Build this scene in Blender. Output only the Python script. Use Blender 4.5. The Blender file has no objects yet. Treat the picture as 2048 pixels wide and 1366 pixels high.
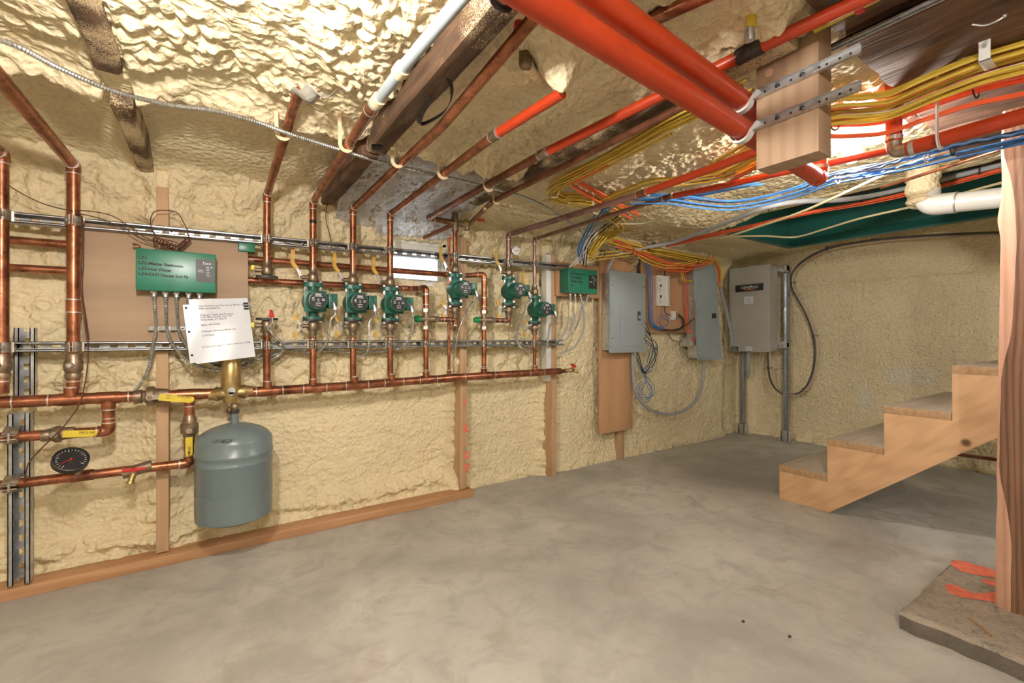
import bpy, bmesh, math, random
from mathutils import Vector, Matrix, noise
random.seed(7)
V = Vector
C = bpy.context.scene.collection
SC = bpy.context.scene

# ------------------------------------------------------------------ camera model
FPX, CX, CY, CAMH, YAW = 900.0, 1024.0, 675.0, 0.90, math.radians(56.2)
cA, sA = math.cos(YAW), math.sin(YAW)
def ray(px, py):
    r = (px - CX) / FPX
    return V((cA + sA * r, sA - cA * r, (CY - py) / FPX))
O = V((0, 0, CAMH))
def onY(px, py, y=2.195):
    d = ray(px, py); return O + d * (y / d.y)
def onX(px, py, x):
    d = ray(px, py); return O + d * (x / d.x)
def onZ(px, py, z):
    d = ray(px, py); return O + d * ((z - CAMH) / d.z)
def atD(px, py, dep):
    return O + ray(px, py) * dep
def xY(px, y=2.195):
    return onY(px, CY, y).x
def zY(px, py, y=2.195):
    return onY(px, py, y).z

cam = bpy.data.cameras.new('camera'); camo = bpy.data.objects.new('camera', cam); C.objects.link(camo)
camo.location = O; camo.rotation_euler = (math.pi / 2, 0, YAW - math.pi / 2)
cam.sensor_width = 36; cam.lens = FPX / 2048 * 36; cam.shift_y = -(683 - CY) / 2048
cam.clip_start = 0.02; cam.clip_end = 60
SC.camera = camo

# ------------------------------------------------------------------ materials
def newmat(name):
    m = bpy.data.materials.new(name); m.use_nodes = True
    nt = m.node_tree; b = nt.nodes['Principled BSDF']
    return m, nt, b
def N(nt, t, **kw):
    n = nt.nodes.new(t)
    for k, v in kw.items(): setattr(n, k, v)
    return n
def coords(nt, scale=(1, 1, 1), kind='Object', rot=(0, 0, 0)):
    tc = N(nt, 'ShaderNodeTexCoord'); mp = N(nt, 'ShaderNodeMapping')
    mp.inputs['Scale'].default_value = scale; mp.inputs['Rotation'].default_value = rot
    nt.links.new(tc.outputs[kind], mp.inputs['Vector']); return mp.outputs[0]
def noi(nt, vec, scale, detail=4, rough=.55, dist=0):
    n = N(nt, 'ShaderNodeTexNoise'); n.inputs['Scale'].default_value = scale
    n.inputs['Detail'].default_value = detail; n.inputs['Roughness'].default_value = rough
    n.inputs['Distortion'].default_value = dist
    nt.links.new(vec, n.inputs['Vector']); return n.outputs['Fac']
def ramp(nt, fac, stops):
    r = N(nt, 'ShaderNodeValToRGB'); e = r.color_ramp.elements
    while len(e) < len(stops): e.new(.5)
    for k, (p, c) in enumerate(stops):
        e[k].position = p; e[k].color = (*c, 1) if len(c) == 3 else c
    nt.links.new(fac, r.inputs[0]); return r.outputs[0]
def mix(nt, fac, a, b, mode='MIX'):
    m = N(nt, 'ShaderNodeMix'); m.data_type = 'RGBA'; m.blend_type = mode
    for s, v in ((0, fac), (6, a), (7, b)):
        if hasattr(v, 'links') or hasattr(v, 'is_linked'): nt.links.new(v, m.inputs[s])
        else: m.inputs[s].default_value = v if not isinstance(v, tuple) or len(v) == 4 else (*v, 1)
    return m.outputs[2]
def bump(nt, b, h, strength=.3, dist=.01):
    n = N(nt, 'ShaderNodeBump'); n.inputs['Strength'].default_value = strength; n.inputs['Distance'].default_value = dist
    nt.links.new(h, n.inputs['Height']); nt.links.new(n.outputs[0], b.inputs['Normal'])
def plain(name, col, rough=.5, metal=0.0, var=.12, vs=30, spec=None, bmp=0):
    m, nt, b = newmat(name)
    b.inputs['Roughness'].default_value = rough; b.inputs['Metallic'].default_value = metal
    if spec is not None: b.inputs['Specular IOR Level'].default_value = spec
    vec = coords(nt); f = noi(nt, vec, vs, 2)
    c = ramp(nt, f, [(.3, tuple(x * (1 - var) for x in col)), (.7, tuple(min(1, x * (1 + var)) for x in col))])
    nt.links.new(c, b.inputs['Base Color'])
    if bmp: bump(nt, b, noi(nt, vec, vs * 6, 3), bmp, .002)
    return m

def foam_mat(name, col=(.87, .74, .475), dark=(.60, .41, .15), patches=()):
    m, nt, b = newmat(name); b.inputs['Roughness'].default_value = .75
    b.inputs['Specular IOR Level'].default_value = .12
    v = coords(nt); f1 = noi(nt, v, 3.2, 3, .6); f2 = noi(nt, v, 70, 3, .65)
    base = ramp(nt, f1, [(.3, tuple(a * .93 for a in col)), (.62, col)])
    stain = ramp(nt, noi(nt, v, 9, 5, .72), [(.60, (0, 0, 0)), (.78, (.55, .55, .55))])
    base = mix(nt, stain, base, dark)
    for (cy_, cz_, ry_, rz_) in patches:      # paler foam sprayed over at a later date
        ds = N(nt, 'ShaderNodeVectorMath'); ds.operation = 'LENGTH'
        mp = N(nt, 'ShaderNodeMapping'); mp.inputs['Location'].default_value = (0, -cy_ / ry_, -cz_ / rz_); mp.inputs['Scale'].default_value = (0, 1 / ry_, 1 / rz_)
        nt.links.new(v, mp.inputs['Vector']); nt.links.new(mp.outputs[0], ds.inputs[0])
        ad = N(nt, 'ShaderNodeMath'); ad.operation = 'MULTIPLY_ADD'; nt.links.new(noi(nt, v, 7, 5), ad.inputs[0]); ad.inputs[1].default_value = .9; nt.links.new(ds.outputs['Value'], ad.inputs[2])
        base = mix(nt, ramp(nt, ad.outputs[0], [(.60 * 1.9 / 1.9, (.8,) * 3), (.98, (0,) * 3)]), base, (.80, .74, .60))
    spk = ramp(nt, noi(nt, v, 140, 1, .5), [(.70, (0, 0, 0)), (.76, (.6, .6, .6))])
    nt.links.new(mix(nt, spk, base, (.42, .28, .12)), b.inputs['Base Color'])
    vo = N(nt, 'ShaderNodeTexVoronoi'); vo.inputs['Scale'].default_value = 52; vo.inputs['Randomness'].default_value = 1.0
    nt.links.new(v, vo.inputs['Vector'])
    a = N(nt, 'ShaderNodeMath'); a.operation = 'MULTIPLY_ADD'; nt.links.new(f2, a.inputs[0]); a.inputs[1].default_value = .5
    nt.links.new(vo.outputs['Distance'], a.inputs[2])
    bump(nt, b, a.outputs[0], .8, .010)
    return m
def N_col(nt, v, scale):
    n = N(nt, 'ShaderNodeTexNoise'); n.inputs['Scale'].default_value = scale
    nt.links.new(v, n.inputs['Vector']); return n.outputs['Color']

def copper_mat(name, col=(.50, .195, .10), dark=(.14, .05, .026), amt=.62, rough=.34):
    m, nt, b = newmat(name); b.inputs['Metallic'].default_value = .82
    v = coords(nt); f = noi(nt, v, 14, 4, .65, .6)
    c = ramp(nt, f, [(.28, dark), (amt, col), (.9, tuple(min(1, x * 1.15) for x in col))])
    sp = ramp(nt, noi(nt, v, 160, 3, .6), [(.62, (0, 0, 0)), (.72, (.5, .5, .5))])
    c = mix(nt, sp, c, (.42, .27, .2))
    nt.links.new(c, b.inputs['Base Color'])
    r = ramp(nt, noi(nt, v, 40, 4), [(.3, (rough - .1,) * 3), (.8, (rough + .16,) * 3)]); nt.links.new(r, b.inputs['Roughness'])
    return m

def wood_mat(name, col, dark, scale=(3, 30, 30), ring=6, rough=.6, knots=0, bmp=.15, kind='Object', streak=.5, rot=(0, 0, 0)):
    m, nt, b = newmat(name); b.inputs['Roughness'].default_value = rough
    v = coords(nt, scale, kind)
    if any(rot):
        tc_ = coords(nt, (1, 1, 1), kind, rot); mp_ = N(nt, 'ShaderNodeMapping'); mp_.inputs['Scale'].default_value = scale; nt.links.new(tc_, mp_.inputs['Vector']); v = mp_.outputs[0]
    f = noi(nt, v, 1.0, 5, .6, .5)
    w = N(nt, 'ShaderNodeTexWave'); w.wave_type = 'BANDS'; w.bands_direction = 'Y'
    w.inputs['Scale'].default_value = ring * .1; w.inputs['Distortion'].default_value = 7; w.inputs['Detail'].default_value = 3
    w.inputs['Detail Scale'].default_value = .6
    nt.links.new(v, w.inputs['Vector'])
    c1 = ramp(nt, f, [(.25, dark), (.65, col)])
    c = mix(nt, streak * .6, c1, ramp(nt, w.outputs['Fac'], [(0, tuple(x * .8 for x in dark)), (.55, col), (1, tuple(min(1, x * 1.1) for x in col))]))
    c = mix(nt, ramp(nt, noi(nt, coords(nt, (1, 1, 1), kind), 5, 6, .7), [(.62, (0, 0, 0)), (.8, (.5, .5, .5))]), c, tuple(x * .6 for x in dark))
    if knots:
        vo = N(nt, 'ShaderNodeTexVoronoi'); vo.inputs['Scale'].default_value = knots
        kv = coords(nt, (1, 1, 1), kind); nt.links.new(kv, vo.inputs['Vector'])
        k = ramp(nt, vo.outputs['Distance'], [(.05, (1, 1, 1)), (.11, (0, 0, 0))])
        c = mix(nt, k, c, (.16, .07, .03))
    nt.links.new(c, b.inputs['Base Color'])
    bump(nt, b, f, bmp, .004)
    return m

def speckled_wood(name, amt=.5):
    m, nt, b = newmat(name); b.inputs['Roughness'].default_value = .75
    v = coords(nt); f = noi(nt, coords(nt, (40, 4, 40)), 1.0, 6, .65, .6)
    c = ramp(nt, f, [(.3, (.035, .018, .009)), (.7, (.17, .095, .05))])
    big = noi(nt, v, 6, 4, .6); fine = noi(nt, v, 320, 4, .75)
    a = N(nt, 'ShaderNodeMath'); a.operation = 'MULTIPLY'; nt.links.new(big, a.inputs[0]); nt.links.new(fine, a.inputs[1])
    k = ramp(nt, a.outputs[0], [(amt * .5, (0, 0, 0)), (amt * .5 + .07, (1, 1, 1))])
    nt.links.new(mix(nt, k, c, (.74, .59, .36)), b.inputs['Base Color'])
    bump(nt, b, mix(nt, .5, f, fine), .5, .006)
    return m

def metal_mat(name, col=(.56, .57, .58), rough=.38, metal=.85, vs=60, var=.18):
    m, nt, b = newmat(name); b.inputs['Metallic'].default_value = metal
    v = coords(nt); f = noi(nt, v, vs, 5, .6)
    nt.links.new(ramp(nt, f, [(.3, tuple(x * (1 - var) for x in col)), (.7, tuple(min(1, x * (1 + var)) for x in col))]), b.inputs['Base Color'])
    nt.links.new(ramp(nt, noi(nt, v, vs * .4, 4), [(.3, (rough - .1,) * 3), (.7, (rough + .1,) * 3)]), b.inputs['Roughness'])
    return m

def concrete_mat(name, col=(.515, .492, .438), rough_pits=False):
    m, nt, b = newmat(name); b.inputs['Roughness'].default_value = .55; b.inputs['Specular IOR Level'].default_value = .35
    v = coords(nt, (1, 1, 1), 'Object', (0, 0, .5))
    f1 = noi(nt, v, 1.3, 5, .62, .5); f2 = noi(nt, v, 7, 6, .7, .8); f3 = noi(nt, coords(nt, (4, 45, 4), 'Object', (0, 0, .9)), 1.6, 5, .65, .6)
    c = ramp(nt, f1, [(.34, tuple(x * .72 for x in col)), (.5, col), (.64, tuple(x * 1.22 for x in col))])
    c = mix(nt, ramp(nt, f2, [(.36, (.65,) * 3), (.52, (0,) * 3)]), c, tuple(x * .74 for x in (col[0], col[1], col[2])))
    c = mix(nt, ramp(nt, f3, [(.56, (0,) * 3), (.74, (.38,) * 3)]), c, tuple(x * .72 for x in col))
    c = mix(nt, ramp(nt, noi(nt, v, 3.1, 5, .6, 1.2), [(.58, (0,) * 3), (.76, (.55,) * 3)]), c, (.33, .26, .17))
    sp = ramp(nt, noi(nt, v, 26, 5, .8), [(.73, (0,) * 3), (.77, (.7,) * 3)])
    c = mix(nt, sp, c, (.16, .13, .1))
    if rough_pits:
        c = mix(nt, ramp(nt, noi(nt, v, 16, 8, .75, .6), [(.54, (0,) * 3), (.66, (.6,) * 3)]), c, (.18, .155, .125))
        c = mix(nt, ramp(nt, noi(nt, v, 60, 6, .8), [(.55, (0,) * 3), (.68, (.6,) * 3)]), c, (.10, .085, .07))
    nt.links.new(c, b.inputs['Base Color'])
    h = mix(nt, .5, noi(nt, v, 90, 5, .7), f2)
    bump(nt, b, h, 1.0 if rough_pits else .12, .02 if rough_pits else .004)
    return m

MAT = {}
MAT['foam'] = foam_mat('spray foam'); MAT['foam_back'] = foam_mat('spray foam patched', patches=((1.13, .62, .40, .20), (1.40, .40, .16, .24)))
MAT['copper'] = copper_mat('copper')
MAT['copper_dull'] = copper_mat('weathered copper', (.40, .17, .10), (.12, .045, .028), .66, .42)
MAT['copper_heat'] = copper_mat('heat tinted copper', (.40, .245, .225), (.20, .10, .085), .6, .36)
MAT['solder'] = metal_mat('solder', (.62, .58, .54), .4, .7)
MAT['brass'] = metal_mat('brass', (.50, .37, .17), .38, .85, 40, .25)
MAT['bronze'] = metal_mat('aged bronze', (.30, .225, .15), .45, .75, 50, .35)
MAT['iron'] = metal_mat('dark iron', (.07, .065, .06), .5, .6, 60, .4)
MAT['steel'] = metal_mat('galvanised steel', (.60, .62, .64), .33, .85)
MAT['zinc'] = metal_mat('zinc strut', (.50, .52, .54), .36, .8, 35, .2)
MAT['clamp'] = metal_mat('clamp steel', (.42, .37, .30), .4, .8, 70, .3)
MAT['flex'] = metal_mat('armoured sheath', (.50, .50, .47), .36, .8, 80, .25)
MAT['green'] = plain('green enamel', (.016, .19, .115), .32, 0, .12, 14)
MAT['pump_green'] = plain('pump green', (.018, .135, .092), .35, 0, .3, 35)
MAT['black'] = plain('black plastic', (.014, .014, .015), .4, 0, .2)
MAT['dial_black'] = plain('black dial', (.02, .02, .022), .45)
MAT['white'] = plain('white plastic', (.80, .79, .75), .4, 0, .04)
MAT['ink'] = plain('marker ink', (.02, .018, .03), .6)
MAT['print'] = plain('grey print', (.13, .13, .14), .7)
MAT['white_ink'] = plain('white print', (.85, .85, .85), .6, 0, .02)
MAT['tank'] = plain('tank enamel', (.165, .215, .225), .3, 0, .05, 8)
MAT['panel'] = plain('panel grey', (.325, .38, .40), .42, 0, .05, 6)
MAT['panel_dark'] = plain('panel dark', (.06, .07, .075), .5)
MAT['taupe'] = plain('taupe enamel', (.40, .385, .34), .42, 0, .04, 6)
MAT['paper'] = plain('paper', (.68, .71, .75), .28, 0, .03, 10)
MAT['yellow'] = plain('yellow vinyl', (.74, .57, .055), .4, 0, .1)
MAT['lever'] = plain('dipped yellow lever', (.66, .40, .07), .4, 0, .15)
MAT['red'] = plain('red enamel', (.62, .03, .025), .4, 0, .15)
MAT['green_cap'] = plain('green cap', (.01, .27, .08), .35, 0, .15)
MAT['pex'] = plain('orange tubing', (.50, .046, .010), .36, 0, .06, 12)
MAT['cable_yellow'] = plain('yellow cable', (.70, .47, .06), .42, 0, .1, 20)
MAT['cable_orange'] = plain('orange cable', (.82, .13, .045), .42, 0, .08, 20)
MAT['cable_blue'] = plain('blue cable', (.06, .21, .52), .42, 0, .12, 20)
MAT['cable_white'] = plain('white cable', (.72, .69, .60), .42, 0, .05, 20)
MAT['cable_cream'] = plain('cream cable', (.76, .66, .38), .42, 0, .05, 20)
MAT['cable_grey'] = plain('grey conduit', (.36, .37, .38), .42, 0, .07, 20)
MAT['cable_black'] = plain('black cable', (.018, .018, .02), .45, 0, .2, 20)
MAT['cable_dark'] = plain('dark grey cable', (.10, .092, .085), .45, 0, .15, 20)
MAT['cable_tan'] = plain('tan cable', (.58, .45, .33), .45, 0, .1, 20)
MAT['cable_brown'] = plain('brown wire', (.10, .035, .02), .5, 0, .2, 20)
MAT['pvc'] = plain('white pipe', (.80, .80, .76), .35, 0, .04, 6)
MAT['grey_pex'] = plain('grey tubing', (.36, .41, .43), .3, .1, .05, 10)
MAT['ptape'] = plain('grey tape', (.47, .46, .40), .35, .4, .1, 20)
MAT['hook'] = plain('cream hook', (.78, .64, .40), .45, 0, .1, 20)
MAT['teal'] = plain('dark green paint', (.035, .19, .17), .35, 0, .18, 3)
MAT['wood'] = wood_mat('fir lumber', (.60, .40, .23), (.46, .275, .14), (30, 30, 2.2), 6)
MAT['wood_x'] = wood_mat('fir plank', (.62, .36, .19), (.44, .21, .09), (2.2, 30, 30), 6)
MAT['stringer'] = wood_mat('pine stringer', (.74, .47, .26), (.60, .345, .17), (10, 2.2, 30), 7, .55, 5.0, .06, 'Object', .4, (.687, 0, 0))
MAT['tread'] = wood_mat('worn tread', (.58, .50, .39), (.46, .37, .27), (2.0, 18, 18), 4, .6, 0, .08, 'Object', .25)
MAT['tread_end'] = wood_mat('tread end grain', (.52, .33, .18), (.36, .20, .09), (30, 30, 60), 4, .6, 0, .1, 'Object', .3)
MAT['ply'] = wood_mat('plywood', (.44, .305, .185), (.35, .235, .14), (1.5, 20, 14), 5, .6, 0, .1)
MAT['ply_warm'] = wood_mat('warm plywood', (.62, .36, .19), (.47, .25, .12), (9, 9, 1.4), 7, .6)
MAT['block'] = wood_mat('hemlock block', (.46, .305, .19), (.37, .235, .14), (20, 20, 1.5), 5, .6, 0, .08)
MAT['post'] = wood_mat('rough sawn timber', (.26, .128, .068), (.075, .033, .017), (16, 16, 2.2), 13, .7, 2.6, .9, 'Object', .75)
MAT['bark'] = wood_mat('waney edge', (.64, .38, .26), (.42, .2, .12), (20, 20, 3), 6, .6, 0, .2)
MAT['old_wood'] = wood_mat('old dark plank', (.20, .105, .06), (.045, .022, .014), (26, 2.2, 26), 8, .75, 0, .9)
MAT['joist'] = speckled_wood('overspray joist', .58)
MAT['joist_lo'] = speckled_wood('overspray joist heavy', .46)
MAT['concrete'] = concrete_mat('concrete slab')
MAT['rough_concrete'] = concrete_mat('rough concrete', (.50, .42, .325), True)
MAT['footing_side'] = concrete_mat('darker rough concrete', (.20, .165, .13), True)  # lower sides of the pad, darker than its top
MAT['spray'] = plain('orange marking paint', (.86, .21, .12), .7, 0, .15, 60)
MAT['snow'] = plain('snow', (.9, .92, .95), .7, 0, .03, 4)
m, nt, b = newmat('foil'); b.inputs['Metallic'].default_value = .75; b.inputs['Roughness'].default_value = .3
v = coords(nt); f = noi(nt, v, 5, 4)
f = noi(nt, coords(nt, (1, .4, 1), 'Object', (0, 0, .6)), 22, 6, .7, 1.5)
nt.links.new(ramp(nt, f, [(.36, (.52, .38, .19)), (.48, (.82, .82, .84))]), b.inputs['Base Color'])
b.inputs['Roughness'].default_value = .2; bump(nt, b, noi(nt, coords(nt, (1, .45, 1), 'Object', (0, 0, .6)), 30, 7, .75, 2.2), 1.0, .012); MAT['foil'] = m
m, nt, b = newmat('glass'); nt.nodes.remove(b)
tr = N(nt, 'ShaderNodeBsdfTransparent'); tr.inputs[0].default_value = (.93, .97, .98, 1); gl = N(nt, 'ShaderNodeBsdfGlossy'); gl.inputs['Roughness'].default_value = .02
ms = N(nt, 'ShaderNodeMixShader'); ms.inputs[0].default_value = .07
nt.links.new(tr.outputs[0], ms.inputs[1]); nt.links.new(gl.outputs[0], ms.inputs[2]); nt.links.new(ms.outputs[0], nt.nodes['Material Output'].inputs[0]); MAT['glass'] = m
def emit(name, col, s):
    m, nt, b = newmat(name); b.inputs['Emission Color'].default_value = (*col, 1); b.inputs['Emission Strength'].default_value = s
    b.inputs['Base Color'].default_value = (*col, 1); MAT[name] = m
emit('bulb', (1, .96, .91), 1020.0); emit('soft bulb', (1, .95, .88), 640.0); emit('fill bulb', (1, .97, .93), 900.0); emit('faint fill bulb', (1, .97, .93), 420.0)
emit('led', (.15, 1, .2), 3.0)

# ------------------------------------------------------------------ mesh builder
def spline(pts, n=8):
    pts = [V(p) for p in pts]
    if len(pts) < 3: return pts
    out = []
    P = [pts[0] * 2 - pts[1]] + pts + [pts[-1] * 2 - pts[-2]]
    for i in range(1, len(P) - 2):
        p0, p1, p2, p3 = P[i - 1:i + 3]
        for k in range(n):
            t = k / n
            out.append(.5 * ((2 * p1) + (p2 - p0) * t + (2 * p0 - 5 * p1 + 4 * p2 - p3) * t * t + (3 * p1 - p0 - 3 * p2 + p3) * t ** 3))
    out.append(pts[-1]); return out
def fillet(pts, rad, n=6):
    pts = [V(p) for p in pts]; out = [pts[0]]
    for i in range(1, len(pts) - 1):
        a, b, c = pts[i - 1], pts[i], pts[i + 1]
        u, w = (a - b), (c - b); L = min(u.length, w.length) * .49
        u.normalize(); w.normalize(); ang = u.angle(w, math.pi)
        if ang > math.pi - .03: out.append(b); continue
        t = min(rad / math.tan(ang / 2), L); p, q = b + u * t, b + w * t
        for k in range(n + 1):
            s = k / n; out.append(p * (1 - s) ** 2 + b * 2 * s * (1 - s) + q * s * s)
    out.append(pts[-1]); return out
def tail(p, v, n=12):
    return [V(p) + V(v) * (k / n) for k in range(1, n + 1)]
def resample(pts, step):
    out = [pts[0].copy()]; acc = 0
    for a, b in zip(pts, pts[1:]):
        L = (b - a).length; pos = step - acc
        while pos <= L:
            out.append(a.lerp(b, pos / L)); pos += step
        acc = (acc + L) % step
    return out

class MB:
    def __init__(s): s.bm = bmesh.new(); s.mats = []
    def mi(s, m):
        m = MAT[m] if isinstance(m, str) else m
        if m not in s.mats: s.mats.append(m)
        return s.mats.index(m)
    def face(s, vs, mi):
        try: f = s.bm.faces.new(vs); f.material_index = mi; return f
        except ValueError: return None
    def box(s, lo, hi, m, bev=0, mat4=None):
        mi = s.mi(m); lo, hi = V(lo), V(hi)
        lo, hi = V((min(lo.x, hi.x), min(lo.y, hi.y), min(lo.z, hi.z))), V((max(lo.x, hi.x), max(lo.y, hi.y), max(lo.z, hi.z)))
        vs = [s.bm.verts.new(V((x, y, z))) for x in (lo.x, hi.x) for y in (lo.y, hi.y) for z in (lo.z, hi.z)]
        fs = [s.face([vs[i] for i in q], mi) for q in ((0, 1, 3, 2), (4, 6, 7, 5), (0, 4, 5, 1), (2, 3, 7, 6), (0, 2, 6, 4), (1, 5, 7, 3))]
        if bev:
            es = list({e for f in fs for e in f.edges})
            r = bmesh.ops.bevel(s.bm, geom=es, offset=bev, segments=2, affect='EDGES', profile=.6)
            for f in r['faces']: f.material_index = mi
            vs = list({v for f in r['faces'] for v in f.verts} | {v for v in vs if v.is_valid})
        if mat4 is not None:
            for v in vs: v.co = mat4 @ v.co
        return vs
    def hexa(s, p, m):   # 8 corner points: bottom loop 4, top loop 4
        mi = s.mi(m); vs = [s.bm.verts.new(V(q)) for q in p]
        for q in ((3, 2, 1, 0), (4, 5, 6, 7), (0, 1, 5, 4), (1, 2, 6, 5), (2, 3, 7, 6), (3, 0, 4, 7)): s.face([vs[i] for i in q], mi)
    def tube(s, pts, r, m, seg=10, caps=True, rad=None, flat=None):
        """round tube along pts; rad(i) scales the radius; flat=(w,h) for a rectangular strip"""
        mi = s.mi(m); pts = [V(p) for p in pts]
        P = [pts[0]]
        for p in pts[1:]:
            if (p - P[-1]).length > 1e-6: P.append(p)
        pts = P
        if len(pts) < 2: return
        t0 = (pts[1] - pts[0]).normalized(); up = V((0, 0, 1)) if abs(t0.z) < .9 else V((1, 0, 0))
        u = t0.cross(up).normalized(); rings = []
        for i, p in enumerate(pts):
            if i == 0: t = t0
            elif i == len(pts) - 1: t = (pts[i] - pts[i - 1]).normalized()
            else:
                t = (pts[i + 1] - pts[i]).normalized() + (pts[i] - pts[i - 1]).normalized()
                t = t.normalized() if t.length > 1e-6 else (pts[i + 1] - pts[i]).normalized()
            u = (u - t * u.dot(t)); u = u.normalized() if u.length > 1e-6 else t.orthogonal().normalized()
            w = t.cross(u)
            rr = r * (rad(i) if rad else 1)
            if flat:
                a, b = flat; cs = [u * a + w * b, u * -a + w * b, u * -a - w * b, u * a - w * b]
                rings.append([s.bm.verts.new(p + c) for c in cs])
            else:
                rings.append([s.bm.verts.new(p + (u * math.cos(2 * math.pi * k / seg) + w * math.sin(2 * math.pi * k / seg)) * rr) for k in range(seg)])
        n = len(rings[0])
        for a, b in zip(rings, rings[1:]):
            for k in range(n): s.face([a[k], a[(k + 1) % n], b[(k + 1) % n], b[k]], mi)
        if caps: s.face(rings[0][::-1], mi); s.face(rings[-1], mi)
    def cyl(s, p0, p1, r, m, seg=16): s.tube([p0, p1], r, m, seg)
    def cone(s, prof, p0, axis, m, seg=24, caps=True):
        """lathe: prof = [(dist along axis, radius)], from p0 along axis"""
        mi = s.mi(m); ax = V(axis).normalized(); u = ax.orthogonal().normalized(); w = ax.cross(u); p0 = V(p0); rings = []
        for d, r in prof:
            if r < 1e-6: rings.append([s.bm.verts.new(p0 + ax * d)])
            else: rings.append([s.bm.verts.new(p0 + ax * d + (u * math.cos(2 * math.pi * k / seg) + w * math.sin(2 * math.pi * k / seg)) * r) for k in range(seg)])
        for a, b in zip(rings, rings[1:]):
            for k in range(seg):
                q = [a[k % len(a)], a[(k + 1) % len(a)], b[(k + 1) % len(b)], b[k % len(b)]]
                qq = []
                for v_ in q:
                    if v_ not in qq: qq.append(v_)
                if len(qq) > 2: s.face(qq, mi)
        if caps:
            if len(rings[0]) > 1: s.face(rings[0][::-1], mi)
            if len(rings[-1]) > 1: s.face(rings[-1], mi)
    def prism(s, poly, ext, m):
        """poly: list of 3D points, ext: extrusion vector"""
        mi = s.mi(m); ext = V(ext); a = [s.bm.verts.new(V(p)) for p in poly]; b = [s.bm.verts.new(V(p) + ext) for p in poly]
        n = len(a); s.face(a[::-1], mi); s.face(b, mi)
        for k in range(n): s.face([a[k], a[(k + 1) % n], b[(k + 1) % n], b[k]], mi)
    def sphere(s, p, r, m, seg=12, sc=(1, 1, 1)):
        mi = s.mi(m); rr = bmesh.ops.create_uvsphere(s.bm, u_segments=seg, v_segments=max(6, seg // 2), radius=r)
        for v in rr['verts']: v.co = V((v.co.x * sc[0], v.co.y * sc[1], v.co.z * sc[2])) + V(p)
        for f in {f for v in rr['verts'] for f in v.link_faces}: f.material_index = mi
    def text(s, body, org, xd, yd, size, m, thick=.0006, spacing=1.0, warp=None, shear=0, bold=0):
        cu = bpy.data.curves.new('txt', 'FONT'); cu.body = body; cu.size = size; cu.extrude = 0; cu.offset = size * bold; cu.space_character = spacing; cu.shear = shear
        cu.resolution_u = 3
        ob = bpy.data.objects.new('txt', cu); C.objects.link(ob)
        dg = bpy.context.evaluated_depsgraph_get(); dg.update()
        me = bpy.data.meshes.new_from_object(ob.evaluated_get(dg))
        xd, yd = V(xd).normalized(), V(yd).normalized(); nd = xd.cross(yd).normalized(); mi = s.mi(m); org = V(org)
        def tf(co):
            if warp: return warp(co.x, co.y)
            return org + xd * co.x + yd * co.y + nd * thick
        vs = [s.bm.verts.new(tf(q.co)) for q in me.vertices]
        for p in me.polygons: s.face([vs[i] for i in p.vertices], mi)
        bpy.data.objects.remove(ob); bpy.data.curves.remove(cu); bpy.data.meshes.remove(me)
    def build(s, name, parent=None, sharp=40, local=False):
        me = bpy.data.meshes.new(name)
        if parent is not None and not local:
            inv = world_of(parent).inverted()
            for v in s.bm.verts: v.co = inv @ v.co
        bmesh.ops.recalc_face_normals(s.bm, faces=s.bm.faces)
        s.bm.to_mesh(me); s.bm.free()
        for m in s.mats: me.materials.append(m)
        for p in me.polygons: p.use_smooth = True
        me.set_sharp_from_angle(angle=math.radians(sharp))
        o = bpy.data.objects.new(name, me); C.objects.link(o)
        if parent is not None: o.parent = parent
        return o
def world_of(o):
    m = o.matrix_basis.copy()
    while o.parent: o = o.parent; m = o.matrix_basis @ m
    return m
def tag(o, label, cat, group=None, kind=None):
    if kind: o['kind'] = kind
    if label: o['label'] = label
    if cat: o['category'] = cat
    if group: o['group'] = group
    return o
def thing(name, label, cat, loc=(0, 0, 0), rotz=0, group=None):
    o = bpy.data.objects.new(name, None); C.objects.link(o); o.empty_display_size = .05
    o.location = loc; o.rotation_euler = (0, 0, rotz); return tag(o, label, cat, group)
def kids(o): return [c for c in C.objects if c.parent == o]
def dup(root, loc, rotz=0, label=None, group=None):
    def cp(o, par):
        c = o.copy(); C.objects.link(c)
        if par is not None: c.parent = par
        for k in kids(o): cp(k, c)
        return c
    r = cp(root, None); r.location = loc; r.rotation_euler = (0, 0, rotz)
    if label: r['label'] = label
    if group: r['group'] = group
    return r
def structure(o): o['kind'] = 'structure'; return o
def cable(name, label, cat, pts, r, m, group=None, seg=6, n=6, smooth=True):
    b = MB(); b.tube(spline(pts, n) if smooth else pts, r, m, seg); return tag(b.build(name), label, cat, group)
def flex_tube(b, pts, r, m, pitch=.0075, seg=8):
    p = resample(spline(pts, 10), pitch / 2); b.tube(p, r, m, seg, rad=lambda i: 1.06 if i % 2 else .74)
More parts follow.
